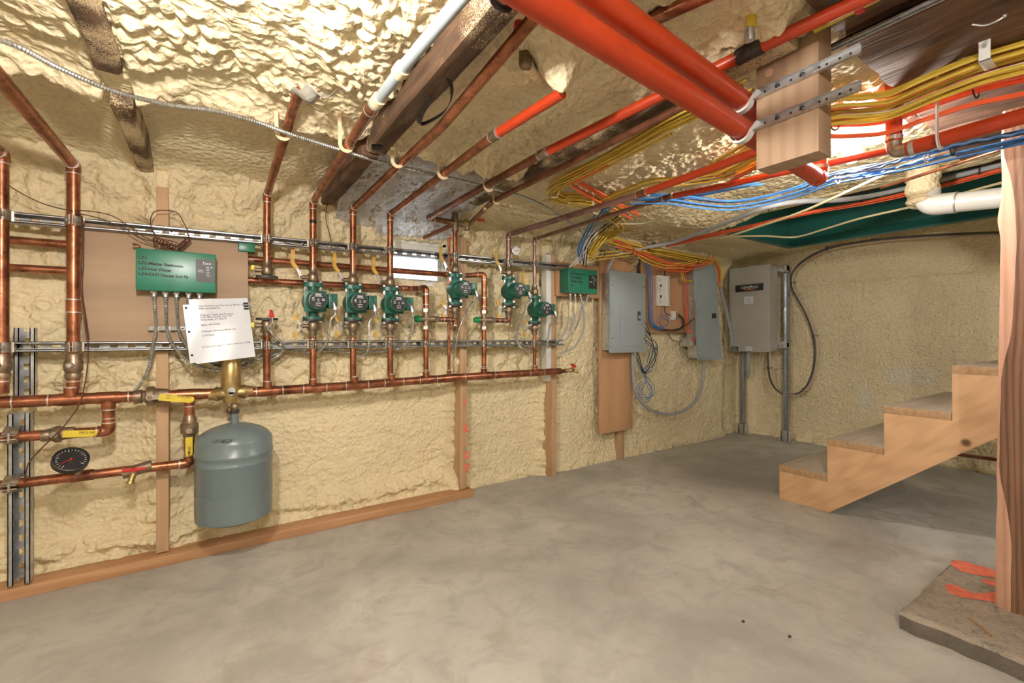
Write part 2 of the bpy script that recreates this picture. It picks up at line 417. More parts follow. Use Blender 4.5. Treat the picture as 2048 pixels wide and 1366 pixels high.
# ------------------------------------------------------------------ room shell
def sstep(a, b, x):
    t = max(0.0, min(1.0, (x - a) / (b - a))); return t * t * (3 - 2 * t)
def lump(p):      # rounded cauliflower lumps 0..1
    q = p + noise.noise_vector(p * .9) * .35
    d = noise.voronoi(q)[0][0]; return max(0.0, 1 - 1.35 * d * d)
def lin(segs):
    out = [segs[0][0]]
    for a, b, st in segs:
        n = max(1, round((b - a) / st)); out += [a + (b - a) * (k + 1) / n for k in range(n)]
    return out
def grid(name, us, vs, fn, m, skip=None):
    bm = bmesh.new(); idx = {}
    rows = [[bm.verts.new(fn(u, v)) for u in us] for v in vs]
    for j in range(len(vs) - 1):
        for i in range(len(us) - 1):
            if skip and skip((us[i] + us[i + 1]) / 2, (vs[j] + vs[j + 1]) / 2): continue
            bm.faces.new([rows[j][i], rows[j][i + 1], rows[j + 1][i + 1], rows[j + 1][i]])
    for v_ in [v_ for v_ in bm.verts if not v_.link_faces]: bm.verts.remove(v_)
    me = bpy.data.meshes.new(name); bm.to_mesh(me); bm.free(); me.materials.append(MAT[m])
    for p in me.polygons: p.use_smooth = True
    o = bpy.data.objects.new(name, me); C.objects.link(o); return structure(o)

STUD_F, FOAM = 2.262, 2.388
studs = [(xY(308, STUD_F), xY(336, STUD_F)), (xY(918, STUD_F), xY(936, STUD_F)), (xY(1103, STUD_F), xY(1117, STUD_F))]
STUDW = .040
stud_x = [xY(312, STUD_F), xY(921, STUD_F), xY(1103, STUD_F)]
WIN = (xY(766, 2.42), xY(889, 2.42), 1.185, 1.44)
PLANK_END = 1.235

def wall_y(x, z):
    y = FOAM
    right = sstep(1.80, 2.05, x)
    y -= .035 * right * (1 - sstep(3.85, 4.0, x)) - .012 * sstep(3.85, 4.0, x)
    up = sstep(.52, .72, z)
    # billows
    a = .011 + .042 * up * (1 - right * .8)
    p = V((x * 9, 3.1, z * 9))
    n1 = noise.noise(V((x * 2.2, 1.7, z * 2.2))); n2 = lump(V((x * 9.5 + n1, .3, z * 11 + 1.2 * n1)))
    n3 = lump(V((x * 27, 5.3, z * 24))); n4 = noise.noise(V((x * 30, 9.3, z * 42)))
    y -= a * (.85 * n2 + .42 * n3) + .012 * n1 + .0035 * n4 * (1 - .3 * right)
    # long horizontal wrinkles in the upper bays
    y -= .016 * up * (1 - right) * max(0, noise.noise(V((x * 4, 2.2, z * 17))))
    y -= .005 * noise.noise(V((x * 14, 7.7, z * 38 + 3 * n1)))
    # foam clinging to the stud sides, with a string of beads
    for sx in stud_x:
        d = min(abs(x - sx), abs(x - sx - STUDW))
        if sx < x < sx + STUDW: d = 0
        e = math.exp(-(d / .045) ** 2)
        y -= e * (.020 + .035 * lump(V((sx, z * 24, 1.0))) * (1 if x < sx + .02 else .5))
    # foot of the wall
    foot = math.exp(-(z / .07) ** 2)
    y -= (.055 * (1 - sstep(PLANK_END - .05, PLANK_END + .05, x)) + .02) * foot * (.7 + .6 * lump(V((x * 17, 2, z * 17))))
    y -= .052 * math.exp(-((z - .10 - .03 * noise.noise(V((x * 2.5, 1, 4)))) / .028) ** 2) * (1 - sstep(1.1, 1.25, x)) * (.45 + .8 * lump(V((x * 24, 6, z * 24))))
    # roll over into the ceiling
    y -= .10 * sstep(1.36, 1.62, z) ** 1.5
    if .93 < z < 1.30 and x < 1.45 and not any(sx - .05 < x < sx + .09 for sx in stud_x): y = max(y, 2.312)
    for sx in stud_x:
        if sx - .003 < x < sx + STUDW + .003: y = max(y, STUD_F + .012)
    # keep the reveal of the little window clear
    wx = max(WIN[0] - x, x - WIN[1], 0); wz = max(WIN[2] - z, z - WIN[3], 0)
    w = math.exp(-((wx * wx + wz * wz) / .0022))
    y = y * (1 - w) + (2.375 - .02 * lump(V((x * 22, 1, z * 22)))) * w
    return y
EDGE = .018
def in_win(x, z):
    e = .014 * noise.noise(V((x * 25, 4, z * 25)))
    low = .022 * (lump(V((x * 18, 8, 0))) + .4)
    return WIN[0] + EDGE + e < x < WIN[1] - EDGE + e and WIN[2] + low + e < z < WIN[3] - .004 + e
xs = lin([(-2.25, -.75, .05), (-.75, 2.3, .0075), (2.3, 4.42, .014)]); zs = lin([(-.03, 1.62, .0075), (1.62, 1.9, .04)])
wall_left = grid('wall_left', xs, zs, lambda x, z: V((x, wall_y(x, z), z)), 'foam', in_win)

def back_x(y, z):
    n1 = noise.noise(V((4.1, y * 1.8, z * 2.0)))
    x = 4.30 - .03 * n1 - .007 * lump(V((1, y * 24, z * 24))) - .004 * noise.noise(V((7, y * 9, z * 40 + 4 * n1)))
    x -= .05 * math.exp(-(z / .05) ** 2) * (.5 + lump(V((3, y * 9, z * 9))))
    x -= .06 * sstep(1.40, 1.64, z)
    x -= .10 * math.exp(-(max(0, 2.34 - y) / .05) ** 2)
    # a stepped band under the ceiling edge
    x -= .022 * sstep(1.33, 1.36, z + .012 * noise.noise(V((2, y * 3, 0))))
    return x
ys = lin([(-2.6, .3, .06), (.3, 2.5, .0115)]); zb = lin([(-.03, 1.7, .0115), (1.7, 2.05, .06)])
wall_back = grid('wall_back', ys, zb, lambda y, z: V((back_x(y, z), y, z)), 'foam_back')

HOLE = (2.93, 3.95, -.7, 1.805)
JX = {'a': -.215, 'b': .488, 'c': 1.11, 'd': 1.83}
def ceil_z(x, y):
    near = sstep(.36, .50, y) if x > 1.0 else 1.0      # bare boards nearer the camera on this side
    z = 1.635
    n1 = noise.noise(V((x * 2.5, y * 2.5, .4))); n2 = lump(V((x * 15, y * 15, .9))); n3 = lump(V((x * 36 + 2 * n1, y * 30, 1.9))); fl = sstep(-.15, .25, noise.noise(V((x * 5, y * 5, 8.2))))
    ryc = 1.64 - .10 * max(0.0, x) + .05 * noise.noise(V((x * 4, 3.3, 0)))
    beyond = sstep(ryc - .01, ryc + .09, y) * (1 - sstep(1.1, 1.5, x))
    amp = (1 - beyond * .9)
    if x > 1.15: amp *= .62
    z -= amp * (.016 * n2 + (.006 + .019 * fl) * n3 + .022 * n1)
    z -= amp * .012 * max(0, noise.noise(V((x * 18 + y * 10, y * 38 - x * 12, 2.0))))
    z += .012 * beyond
    ridge = math.exp(-((y - ryc) / .05) ** 2) * (1 - sstep(1.0, 1.2, x))
    z -= ridge * (.030 + .022 * sstep(.5, .6, x) + .025 * lump(V((x * 15, y * 15, 6))))
    # foam climbs down beside the joists
    for k, jx in JX.items():
        d = max(0.0, abs(x - jx) - .03)
        z -= (.020 if k != 'b' or x > jx else -.015) * math.exp(-(d / .06) ** 2)
        if abs(x - jx) < .034: z = max(z, 1.60)
    if x > 1.9: z += .02 * math.sin(y * 5 + 1.1 * x) * .6
    # down to the wall
    s = sstep(2.0, 2.42, y)
    z -= (.085 if x < 2.0 else .05) * s
    z -= .004 * noise.noise(V((x * 25, y * 60, 5)))
    if x > 1.9: z += .075 * sstep(2.0, 2.3, x) * (1 - sstep(1.4, 1.75, y))
    # foam swelling round the buried tube ends
    for bx, by, dz in ((.741, .885, .085), (.70, .99, .03), (.60, 1.06, .03)):
        z -= dz * math.exp(-((x - bx) ** 2 + (y - by) ** 2) / .0030) * (.8 + .4 * n2)
    # around the little recess edge keep level
    hx = max(HOLE[0] - x, x - HOLE[1], 0); hy = max(y - HOLE[3], 0); e = math.exp(-(hx * hx + hy * hy) / .004)
    z = z * (1 - e) + (1.632 + .06 * (x < 2.94)) * e
    if x > 1.0: z = z * near + 1.74 * (1 - near)
    return z
def in_hole(x, y): return HOLE[0] < x < HOLE[1] and y < HOLE[3]
xc = lin([(-2.25, -.8, .06), (-.8, 1.15, .0068), (1.15, 2.0, .0072), (2.0, 2.93, .014), (2.93, 3.95, .05), (3.95, 4.45, .018)])
yc = lin([(-2.6, .2, .07), (.2, .45, .02), (.45, 1.72, .007), (1.72, 1.805, .0085), (1.805, 2.45, .0105), (2.45, 2.7, .06)])
ceiling = grid('ceiling', xc, yc, lambda x, y: V((x, y, ceil_z(x, y))), 'foam', in_hole)
b = MB()
b.box((HOLE[0] - .03, HOLE[2] - .2, 1.95), (HOLE[1] + .03, HOLE[3] + .05, 2.0), 'old_wood')
b.box((HOLE[0] - .06, HOLE[2], 1.695), (HOLE[0] - .01, HOLE[3] + .03, 2.0), 'foam')
structure(b.build('ceiling_recess'))

# floor slab
fl = grid('floor', lin([(-2.4, 4.5, .15)]), lin([(-2.7, 2.6, .15)]), lambda x, y: V((x, y, 0)), 'concrete')
# unseen sides close the cellar
b = MB(); b.box((-2.3, -2.62, 0), (4.5, -2.55, 1.9), 'foam'); structure(b.build('wall_front'))
b = MB(); b.box((-2.30, -2.6, 0), (-2.22, 2.5, 1.9), 'foam'); structure(b.build('wall_right'))

# ------------------------------------------------------------------ window
wf = MB(); W0, W1, WZ0, WZ1 = WIN; yb, yf = 2.47, 2.405
for lo, hi in (((W0 - .03, yf, WZ0 - .03), (W0 + .022, yb, WZ1 + .04)), ((W1 - .022, yf, WZ0 - .03), (W1 + .04, yb, WZ1 + .04)),
               ((W0 - .03, yf, WZ1 - .016), (W1 + .04, yb, WZ1 + .04)), ((W0 - .03, yf, WZ0 - .05), (W1 + .04, yb, WZ0 + .02))):
    wf.box(lo, hi, 'pvc', .003)
win = structure(wf.build('window_1'))
sa = MB()
for lo, hi in (((W0 + .022, yf + .014, WZ0 + .02), (W0 + .044, yb - .012, WZ1 - .016)), ((W1 - .044, yf + .014, WZ0 + .02), (W1 - .022, yb - .012, WZ1 - .016)),
               ((W0 + .044, yf + .014, WZ1 - .044), (W1 - .044, yb - .012, WZ1 - .016)), ((W0 + .044, yf + .014, WZ0 + .02), (W1 - .044, yb - .012, WZ0 + .045))):
    sa.box(lo, hi, 'white', .002)
sa.box((W0 + .044, yf + .02, WZ1 - .056), (W1 - .044, yb - .02, WZ1 - .044), 'pvc')
sa.build('sash', win)
pn = MB(); pn.box((W0 + .04, yf + .035, WZ0 + .04), (W1 - .04, yf + .039, WZ1 - .05), 'glass'); pn.build('pane', win)
b = MB(); b.box((-3, 2.75, 1.02), (6, 8.5, 1.10), 'snow'); o = structure(b.build('ground_outside'))

# ------------------------------------------------------------------ framing on the wall
def stud(x, z0, z1, label, m='wood', w=STUDW, f=STUD_F):
    b = MB(); b.box((x, f, z0), (x + w, 2.40, z1), m, .002); return tag(b.build('wall_stud'), label, 'stud')
stud(stud_x[0], .045, 1.50, 'pale vertical stud behind the plywood and the grey tank')
st = stud(stud_x[1], .045, 1.465, 'vertical stud beside the window with red sprayed marks down its face')
stud(stud_x[2], .0, 1.43, 'vertical stud just before the small green controller, foot on the slab')
b = MB(); b.box((xY(1093, 2.262), 2.262, .62), (stud_x[2] - .001, 2.32, 1.43), 'white', .002)
tag(b.build('painted_board'), 'thin whitish board fixed along the side of the stud by the small controller', 'board')
x3 = xY(1233, 2.33); b = MB(); b.box((x3, 2.315, 0), (x3 + .062, 2.40, .36), 'wood', .002)
tag(b.build('wall_stud'), 'short stud end showing below the tall plywood strip', 'stud')
b = MB()
for body, py in (('I', 805), ('K', 858), ('.', 884), ('C', 912), ('O', 935)):
    p = onY(927, py, STUD_F - .001); b.text(body, p - V((0, 0, .018)), (1, 0, 0), (0, 0, 1), .052, 'spray', 0.0005, bold=.07)
b.build('sprayed_mark', st)
b = MB()
b.box((-1.6, 2.232, 0), (PLANK_END, 2.318, .040), 'wood_x', .003)
tag(b.build('sill_plank'), 'long wooden plank lying on the slab along the foot of the foam wall', 'plank')

# ------------------------------------------------------------------ joists, boards under the ceiling
def joist(x0, x1, y0, y1, z0, label, m='joist', z1=1.72, name='ceiling_joist'):
    b = MB(); n = 24; mi = b.mi(m); rings = []
    for k in range(n + 1):
        y = y0 + (y1 - y0) * k / n; w = .006 * noise.noise(V((x0 * 9, y * 6, 1)))
        c = .008
        rings.append([b.bm.verts.new(V(q)) for q in ((x0 + w, y, z1), (x0 + w, y, z0 + c), (x0 + w + c, y, z0 + w * .3), (x1 + w - c, y, z0 + w * .3), (x1 + w, y, z0 + c), (x1 + w, y, z1))])
    for r0, r1 in zip(rings, rings[1:]):
        for i in range(6): b.face([r0[i], r0[(i + 1) % 6], r1[(i + 1) % 6], r1[i]], mi)
    b.face(rings[0][::-1], mi); b.face(rings[-1], mi)
    return tag(b.build(name), label, 'joist')
joist(-.245, -.188, -.6, 1.53, 1.578, 'dark foam-speckled joist above the large green controller, before the ridge', 'joist_lo')
joist(-.235, -.185, 1.68, 2.30, 1.545, 'short dark joist end between the foam ridge and the plywood stud', 'joist_lo')
joist(.452, .520, -.5, 1.60, 1.553, 'thick brown joist beside the grey tubing, foam on its side', 'joist')
joist(.440, .500, 1.62, 2.32, 1.540, 'bare dark joist end above the second pump riser', 'old_wood')
joist(1.08, 1.145, .5, 2.0, 1.572, 'speckled joist running between the orange tube and the thin brown pipe', 'joist_lo')
joist(1.80, 1.86, .76, 1.25, 1.585, 'short dark joist showing under the foam near the ceiling lamp', 'joist_lo')
def old_board(x0, x1, y0, y1, z0, z1, label):
    b = MB(); n = 40; k = 8; mi = b.mi('old_wood')
    def pz(x, y): return z0 + .006 * noise.noise(V((x * 22, y * 7, z0))) + .003 * noise.noise(V((x * 60, y * 20, 1)))
    g = [[b.bm.verts.new(V((x0 + (x1 - x0) * i / k, y0 + (y1 - y0) * j / n + (.012 * noise.noise(V((i, 3, x0))) if j == n else 0), pz(x0 + (x1 - x0) * i / k, y0 + (y1 - y0) * j / n)))) for i in range(k + 1)] for j in range(n + 1)]
    t = [[b.bm.verts.new(V((x, y, z1))) for x in (x0, x1)] for y in (y0, y1)]
    for j in range(n):
        for i in range(k): b.face([g[j][i], g[j][i + 1], g[j + 1][i + 1], g[j + 1][i]], mi)
    b.face([r[0] for r in g] + [t[1][0], t[0][0]], mi); b.face([r[k] for r in g] + [t[1][1], t[0][1]], mi)
    b.face(g[0] + [t[0][1], t[0][0]], mi); b.face(g[n] + [t[1][1], t[1][0]], mi); b.face([t[0][0], t[0][1], t[1][1], t[1][0]], mi)
    return tag(b.build('ceiling_plank'), label, 'plank')
old_board(1.27, 1.60, -1.6, .455, 1.600, 1.70, 'wide rough dark plank above the yellow and red cable bundle')
old_board(1.70, 2.06, -1.6, .47, 1.605, 1.70, 'dark plank above the thick orange tube, next to the post head')
old_board(1.06, 1.23, -1.6, .45, 1.615, 1.70, 'narrow dark plank above the aluminium bar')
old_board(2.14, 2.50, -1.6, .50, 1.615, 1.70, 'dark plank over the blue cables behind the post head')

# ------------------------------------------------------------------ foil sheet above the window
def foil_pt(u, v):
    x = .505 + .64 * u; y = 1.60 + .78 * v
    z = 1.588 + .040 * (1 - sstep(0, .10, v)) - .022 * v - .115 * sstep(.74, 1.0, v) + .010 * noise.noise(V((x * 9, y * 9, 2))) + .013 * abs(noise.noise(V((x * 26 + y * 18, y * 13 - x * 7, 3)))) + .008 * abs(noise.noise(V((x * 60 + y * 36, y * 30 - x * 16, 5))))  - .012 * math.sin(u * math.pi)
    return V((x, y, z))
b = MB(); mi = b.mi('foil'); nu, nv = 150, 180
g = [[b.bm.verts.new(foil_pt(i / nu, j / nv)) for i in range(nu + 1)] for j in range(nv + 1)]
for j in range(nv):
    for i in range(nu): b.face([g[j][i], g[j][i + 1], g[j + 1][i + 1], g[j + 1][i]], mi)
tag(b.build('foil_sheet'), 'crinkled silver foil sheet sagging from the ceiling above the small window', 'foil sheet')

# ------------------------------------------------------------------ green lined recess
gx, gy, gz = 3.95, 1.805, 1.632
b = MB()
b.box((gx - .012, HOLE[2], gz), (gx, gy, 1.95), 'teal'); b.box((gx - .05, HOLE[2], gz - .004), (gx, gy, gz + .004), 'teal')
b.prism([(gx - .012, HOLE[2], gz + .06), (gx - .05, HOLE[2], gz + .004), (gx - .012, HOLE[2], gz + .004)], (0, gy - HOLE[2], 0), 'teal')
g1 = tag(b.build('green_channel'), 'dark green steel channel along the far side of the ceiling recess', 'steel channel')
b = MB()
b.box((HOLE[0], gy - .012, gz), (gx - .013, gy, 1.95), 'teal'); b.box((HOLE[0], gy - .05, gz - .004), (gx - .051, gy, gz + .004), 'teal')
tag(b.build('green_channel'), 'short dark green steel channel closing the end of the recess near the foam', 'steel channel')
# ------------------------------------------------------------------ strut channels
PY0 = 2.195            # plane of the pipe centres
SF, SB = 2.217, 2.258  # strut front / back
def strut(p0, p1, h, depth_dir, label, m='zinc', slot=.052, gap=.022):
    """C channel from p0 to p1 (centre of its open face), depth_dir points from the open face to the web"""
    p0, p1, dd = V(p0), V(p1), V(depth_dir); ax = (p1 - p0); L = ax.length; ax.normalize(); sd = dd.normalized().cross(ax).normalized()
    b = MB(); t = .0025
    def bx(a0, a1, s0, s1, d0, d1):
        q = [p0 + ax * a + sd * s + dd.normalized() * d for d in (d0, d1) for a, s in ((a0, s0), (a1, s0), (a1, s1), (a0, s1))]
        b.hexa(q, m)
    D = dd.length; H = h / 2
    bx(0, L, -H, -H + t, 0, D); bx(0, L, H - t, H, 0, D)
    bx(0, L, -H, -H + h * .25, 0, t); bx(0, L, H - h * .25, H, 0, t)
    bx(0, L, -H + h * .25 - t, -H + h * .25, 0, .008); bx(0, L, H - h * .25, H - h * .25 + t, 0, .008)
    bx(0, L, -H, -H * .33, D - t, D); bx(0, L, H * .33, H, D - t, D)
    a = .01
    while a < L:
        bx(a, min(L, a + slot - gap), -H * .33, H * .33, D - t, D); a += slot
    return tag(b.build('strut_channel'), label, 'strut channel')
ua, ub = V((-.72, SF, 1.3075)), V((xY(1146, SF), SF, 1.354))
strut(ua, ub, .036, (0, SB - SF, 0), 'upper horizontal strut channel crossing the wall above the pumps')
la, lb = V((-.72, SF, .8675)), V((xY(1128, SF), SF, .8665))
strut(la, lb, .036, (0, SB - SF, 0), 'lower horizontal strut channel crossing the wall under the pumps')
vx0, vx1 = xY(24, 2.23), xY(60, 2.23)
strut(((vx0 + vx1) / 2, 2.262, zY(42, 815)), ((vx0 + vx1) / 2, 2.262, zY(42, 655)), .052, (0, .03, 0), 'upper upright strut channel behind the lower cross strut', slot=.045)
v0, v1 = xY(19, 2.215), xY(56, 2.215)
VS = (v0 + v1) / 2
strut((VS, 2.215, .055), (VS, 2.215, zY(38, 828, 2.215)), .054, (0, .04, 0), 'lower upright strut channel standing on the sill plank', slot=.05)
def zup(x): return ua.z + (ub.z - ua.z) * (x - ua.x) / (ub.x - ua.x)
ZLO = .867

# ------------------------------------------------------------------ pipes
def elbow_parts(parent, pts, r, m, skip=(), L=.030):
    pts = [V(p) for p in pts]
    for i in range(1, len(pts) - 1):
        if i in skip: continue
        u = (pts[i - 1] - pts[i]).normalized(); w = (pts[i + 1] - pts[i]).normalized()
        if u.angle(w) > 2.95: continue
        b = MB(); q = fillet([pts[i] + u * L, pts[i], pts[i] + w * L], r * 1.15, 6)
        b.tube(q, r * 1.13, m, 16)
        for d in (u, w): b.tube([pts[i] + d * (L - .001), pts[i] + d * (L + .0035)], r * 1.17, 'solder', 16)
        b.build('elbow', parent)
def pipe(name, label, cat, pts, r, m='copper', rings=(), group=None, elbows=True, seg=16, bend=None, em=None):
    b = MB(); b.tube(fillet(pts, bend or r * 1.2, 6), r, m, seg)
    for p, d in rings:
        d = V(d).normalized(); b.tube([V(p) - d * .002, V(p) + d * .002], r * 1.09, 'solder', 16)
    o = tag(b.build(name), label, cat, group)
    if elbows: elbow_parts(o, pts, r, em or m)
    return o
def coupling(parent, p, d, r, L, m='copper', name='coupling'):
    d = V(d).normalized(); b = MB(); b.tube([V(p) - d * L / 2, V(p) + d * L / 2], r * 1.12, m, 16)
    for s in (-1, 1): b.tube([V(p) + d * s * (L / 2 - .002), V(p) + d * s * (L / 2 + .002)], r * 1.16, 'solder', 16)
    return b.build(name, parent)

OZ = 1.512
X = {'q': xY(3), 0: (xY(150) + xY(144)) / 2, 1: xY(534), 2: xY(626), 3: xY(706), 4: xY(780.5), 5: xY(910), 'a': xY(1017), 'b': xY(1069),
     'r5': xY(852), 'thin': xY(898), 'r6': xY(968)}
# manifold
mz = [(-40, 806), (0, 805), (250, 794), (515, 783.7), (690, 772.5), (915, 755), (1117, 742.5)]
mp = [onY(a, c) for a, c in mz]
def man_z(x):
    for p, q in zip(mp, mp[1:]):
        if p.x <= x <= q.x: return p.z + (q.z - p.z) * (x - p.x) / (q.x - p.x)
    return mp[-1].z
MR = .0205
b = MB(); b.tube(mp, MR, 'copper', 20)
for px in (26, 98, 258, 512, 565, 606, 652, 691, 735, 768, 805, 838, 872, 905, 928, 958, 988, 1058, 1086):
    x = xY(px); b.tube([V((x - .002, PY0, man_z(x))), V((x + .002, PY0, man_z(x)))], MR * 1.09, 'solder', 20)
man = tag(b.build('copper_manifold'), 'thick copper header pipe running the whole wall below the lower strut', 'pipe')
for px in (143, 217, 535, 626, 709, 783, 852, 898, 968, 1070):
    x = xY(px); b = MB(); b.tube([V((x - .034, PY0, man_z(x - .034))), V((x + .034, PY0, man_z(x + .034)))], MR * 1.1, 'copper', 20)
    s = -1 if px == 217 else 1; rr = .0185 if px in (143, 217) else (.009 if px == 898 else .0155)
    b.tube([V((x, PY0, man_z(x))), V((x, PY0, man_z(x) + s * .042))], rr * 1.12, 'copper', 16)
    b.tube([V((x, PY0, man_z(x) + s * .041)), V((x, PY0, man_z(x) + s * .045))], rr * 1.17, 'solder', 16)
    b.build('tee', man)
b = MB(); x = mp[-1].x; b.tube([V((x - .02, PY0, mp[-1].z)), V((x + .012, PY0, mp[-1].z)), V((x + .03, PY0, mp[-1].z)), V((x + .05, PY0, mp[-1].z))], .011, 'copper_dull', 14, rad=lambda i: (1.9, 1.9, 1.1, 1)[i]); b.build('reducer', man)

def low_riser(key, px, ytop, label, r=.0145):
    x = X[key]; z0 = man_z(x); z1 = zY(px, ytop); b = MB(); b.tube([(x, PY0, z0 + .03), (x, PY0, z1)], r, 'copper', 16)
    b.tube([(x, PY0, z1 - .012), (x, PY0, z1 - .008)], r * 1.1, 'solder', 16)
    return tag(b.build('copper_pipe'), label, 'pipe')
low_riser(1, 536, 664, 'copper riser below the red tagged valve, left open without a pump')
low_riser(2, 626, 674, 'copper riser under the pump numbered 3, down to the header')
low_riser(3, 709, 674, 'copper riser under the second pump of the row of three')
low_riser(4, 783, 674, 'copper riser under the third pump, just before the window')
low_riser('b', 1070, 662, 'bright copper riser under the lowest pump next to the small green controller', .0105)
rn = low_riser('thin', 898, 470, 'thin full height copper pipe beside the red marked stud', .0075)
b = MB(); zt = zY(898, 594); b.tube([(X['thin'], PY0, zt - .016), (X['thin'], PY0, zt + .016)], .012, 'bronze', 8); b.build('union', rn)

# upper runs to the ceiling
def up(key, ybot, px, ex, label, cpl=(), m='copper', r=.0145, z=OZ):
    x = X[key]; z0 = zY(px, ybot)
    return pipe('copper_pipe', label, 'pipe', [(x, PY0, z0), (x, PY0, z)] + [V(p) for p in ex], r, m)
p = up('q', 712, 8, [(X['q'] - .03, -1.5, OZ)], 'copper pipe at the very edge of the wall with its own strut clamps', r=.0185)
p = up(0, 705, 146, [(X[0] - .05, -1.5, OZ)], 'copper pipe rising in front of the plywood beside the brown wires', r=.0185)
coupling(p, (X[0], PY0, zY(146, 612)), (0, 0, 1), .0185, .045)
p = up(1, 552, 533, [(X[1] + .006, 1.39, 1.60)], 'copper pipe from the capped valve up to a taped stub in the foam')
p2e = onZ(738, 223, OZ)
p = up(2, 541, 626, [onZ(744, 215, OZ)], 'copper pipe above the pump numbered 3 that joins the grey tubing')
b = MB(); z = zY(626, 444); b.tube([(X[2], PY0, z - .008), (X[2], PY0, z + .008)], .0152, 'black', 16); b.build('tape_band', p)
coupling(p, onZ(744, 215, OZ), (0, 1, 0), .0145, .04)
p = up(3, 547, 705, [(X[3] - .005, 1.2, OZ), (X[3] - .01, .60, 1.572), (X[3] - .02, -1.4, 1.572)], 'copper pipe above the second pump running far across the ceiling')
p = up(4, 551, 780, [onZ(985, 274, OZ)], 'copper pipe above the third pump ending at a short orange tube')
coupling(p, onZ(990, 270, OZ), (0, 1, 0), .0145, .04, 'bronze')
teez = zY(911, 446)
p = up(5, 532, 910, [], 'copper pipe dropping from the brass tee to the pump beside the window', r=.0135, z=teez - .01)
P5A = V((.945, PY0, teez + .004))
P5E = onZ(1083, 309, OZ + .01)
p = pipe('copper_pipe', 'copper pipe from the brass tee that bends out to the long orange tube', 'pipe', [(X[5] - .02, PY0, teez), P5A, P5E], .0145, 'copper_dull', elbows=True)
coupling(p, P5E + V((0, -.012, 0)), (0, 1, 0), .0145, .045, 'bronze')
pipe('copper_pipe', 'short copper stub from the brass tee back into the foil over the window', 'pipe', [(X[5] - .015, PY0 + .012, teez - .012), (.985, 2.37, 1.452)], .0115, 'copper_dull', elbows=False)
# brass tee + valve at the joint
t = thing('brass_tee', 'brass tee with relief valve above the pump beside the window', 'pipe fitting', (X[5], PY0, teez))
b = MB(); b.tube([(X[5], PY0, teez - .045), (X[5], PY0, teez + .03)], .020, 'bronze', 8); b.tube([(X[5] - .035, PY0, teez), (X[5] + .05, PY0, teez)], .017, 'bronze', 8); b.build('body', t)
b = MB(); b.cone([(0, .018), (.03, .018), (.045, .008), (.07, .006)], (X[5], PY0, teez + .028), (0, 0, 1), 'bronze', 12); b.build('vent_cap', t)
b = MB(); b.cone([(0, .012), (.01, .021), (.03, .021), (.036, .014), (.055, .014)], (X[5] + .045, PY0, teez + .006), (1, -.2, 0), 'brass', 10); b.build('union_nut', t)
b = MB(); b.cone([(0, .012), (.028, .012), (.03, .015), (.042, .015)], (X[5] + .07, PY0 - .01, teez + .01), (0, 0, -1), 'bronze', 10); b.build('drain_cap', t)
P6 = [V((X[5] + .085, PY0 - .02, teez + .008)), onZ(985, 403, 1.528), onZ(1330, 231, 1.528), V((1.065, .665, 1.53))]
p = pipe('copper_pipe', 'thin dull brown pipe running under the speckled joist to the brass tee', 'pipe', P6, .0112, 'copper_dull', elbows=False)
b = MB(); q = onZ(970, 412, 1.528); b.sphere(q - V((0, 0, .012)), .012, 'brass', 10); b.cyl(q - V((0, 0, .012)), q - V((0, 0, .032)), .006, 'brass', 8); b.build('bleed_valve', p)
# PA, PB
PA1 = onZ(1285, 387, 1.50); PB1 = onZ(1336, 394, 1.50)
p = up('a', 537, 1017, [PA1], 'copper pipe with the silver dial, bending out toward the cable loops', z=1.50, r=.0145, m='copper_heat')
coupling(p, PA1, (0, 1, 0), .0145, .05, 'copper_dull')
p = up('b', 587, 1068, [PB1], 'thinner copper pipe above the lowest pump, bending out under the blue cables', z=1.497, r=.0105, m='copper_heat')
coupling(p, PB1, (0, 1, 0), .0105, .045, 'copper_dull')
b = MB(); PAo = [PA1, onZ(1400, 345, 1.50), onZ(1512, 304, 1.502), onZ(1560, 287, 1.505)]
b.tube(PAo, .0145, 'pex', 14); tag(b.build('orange_tube'), 'orange tube continuing the silver dial pipe to behind the hanging block', 'tube')
b = MB(); PBo = [PB1, onZ(1450, 371, 1.50), onZ(1560, 346, 1.50), onZ(1661, 326, 1.50), onZ(1760, 305, 1.50), onZ(1900, 276, 1.50)] + tail(onZ(1900, 276, 1.50), (.02, -1.3, 0))
b.tube(spline(PBo, 5), .0118, 'pex', 14); tag(b.build('orange_tube'), 'long thin orange tube passing under the ceiling lamp', 'tube')
b = MB(); q = onZ(1108, 196, 1.525); b.tube([onZ(990, 270, OZ), q, q + (q - onZ(990, 270, OZ)) * .12], .0145, 'pex', 14); tag(b.build('orange_tube'), 'short orange tube disappearing into the foam ceiling', 'tube')
b = MB(); b.tube([P5E, onZ(1498, 104, 1.577), onZ(1498, 104, 1.577) + (onZ(1498, 104, 1.577) - P5E).normalized() * 1.0 - V((0, 0, .03))], .0150, 'pex', 14); ot = tag(b.build('orange_tube'), 'long orange tube beside the speckled joist, going over the twin tubes', 'tube')
b = MB(); q = onZ(1498, 104, 1.577); b.tube([q + V((-.002, .028, -.001)), q + V((.002, -.03, .001))], .0185, 'iron', 12); b.build('sleeve', ot)
# grey tubing joining P2
g0 = onZ(750, 208, OZ); g1 = onZ(812, 128, 1.517); g2 = onZ(935, -18, 1.522)
b = MB(); b.tube([g0, g1, g2 + (g2 - g1) * 3.2], .0135, 'grey_pex', 14); gt = tag(b.build('grey_tube'), 'glossy grey tube overhead with two cream couplings', 'tube')
for q in (onZ(756, 201, OZ), onZ(801, 141, 1.516)):
    b = MB(); d = (g1 - g0).normalized(); b.tube([q - d * .014, q + d * .014], .0175, 'hook', 14); b.build('coupling', gt)
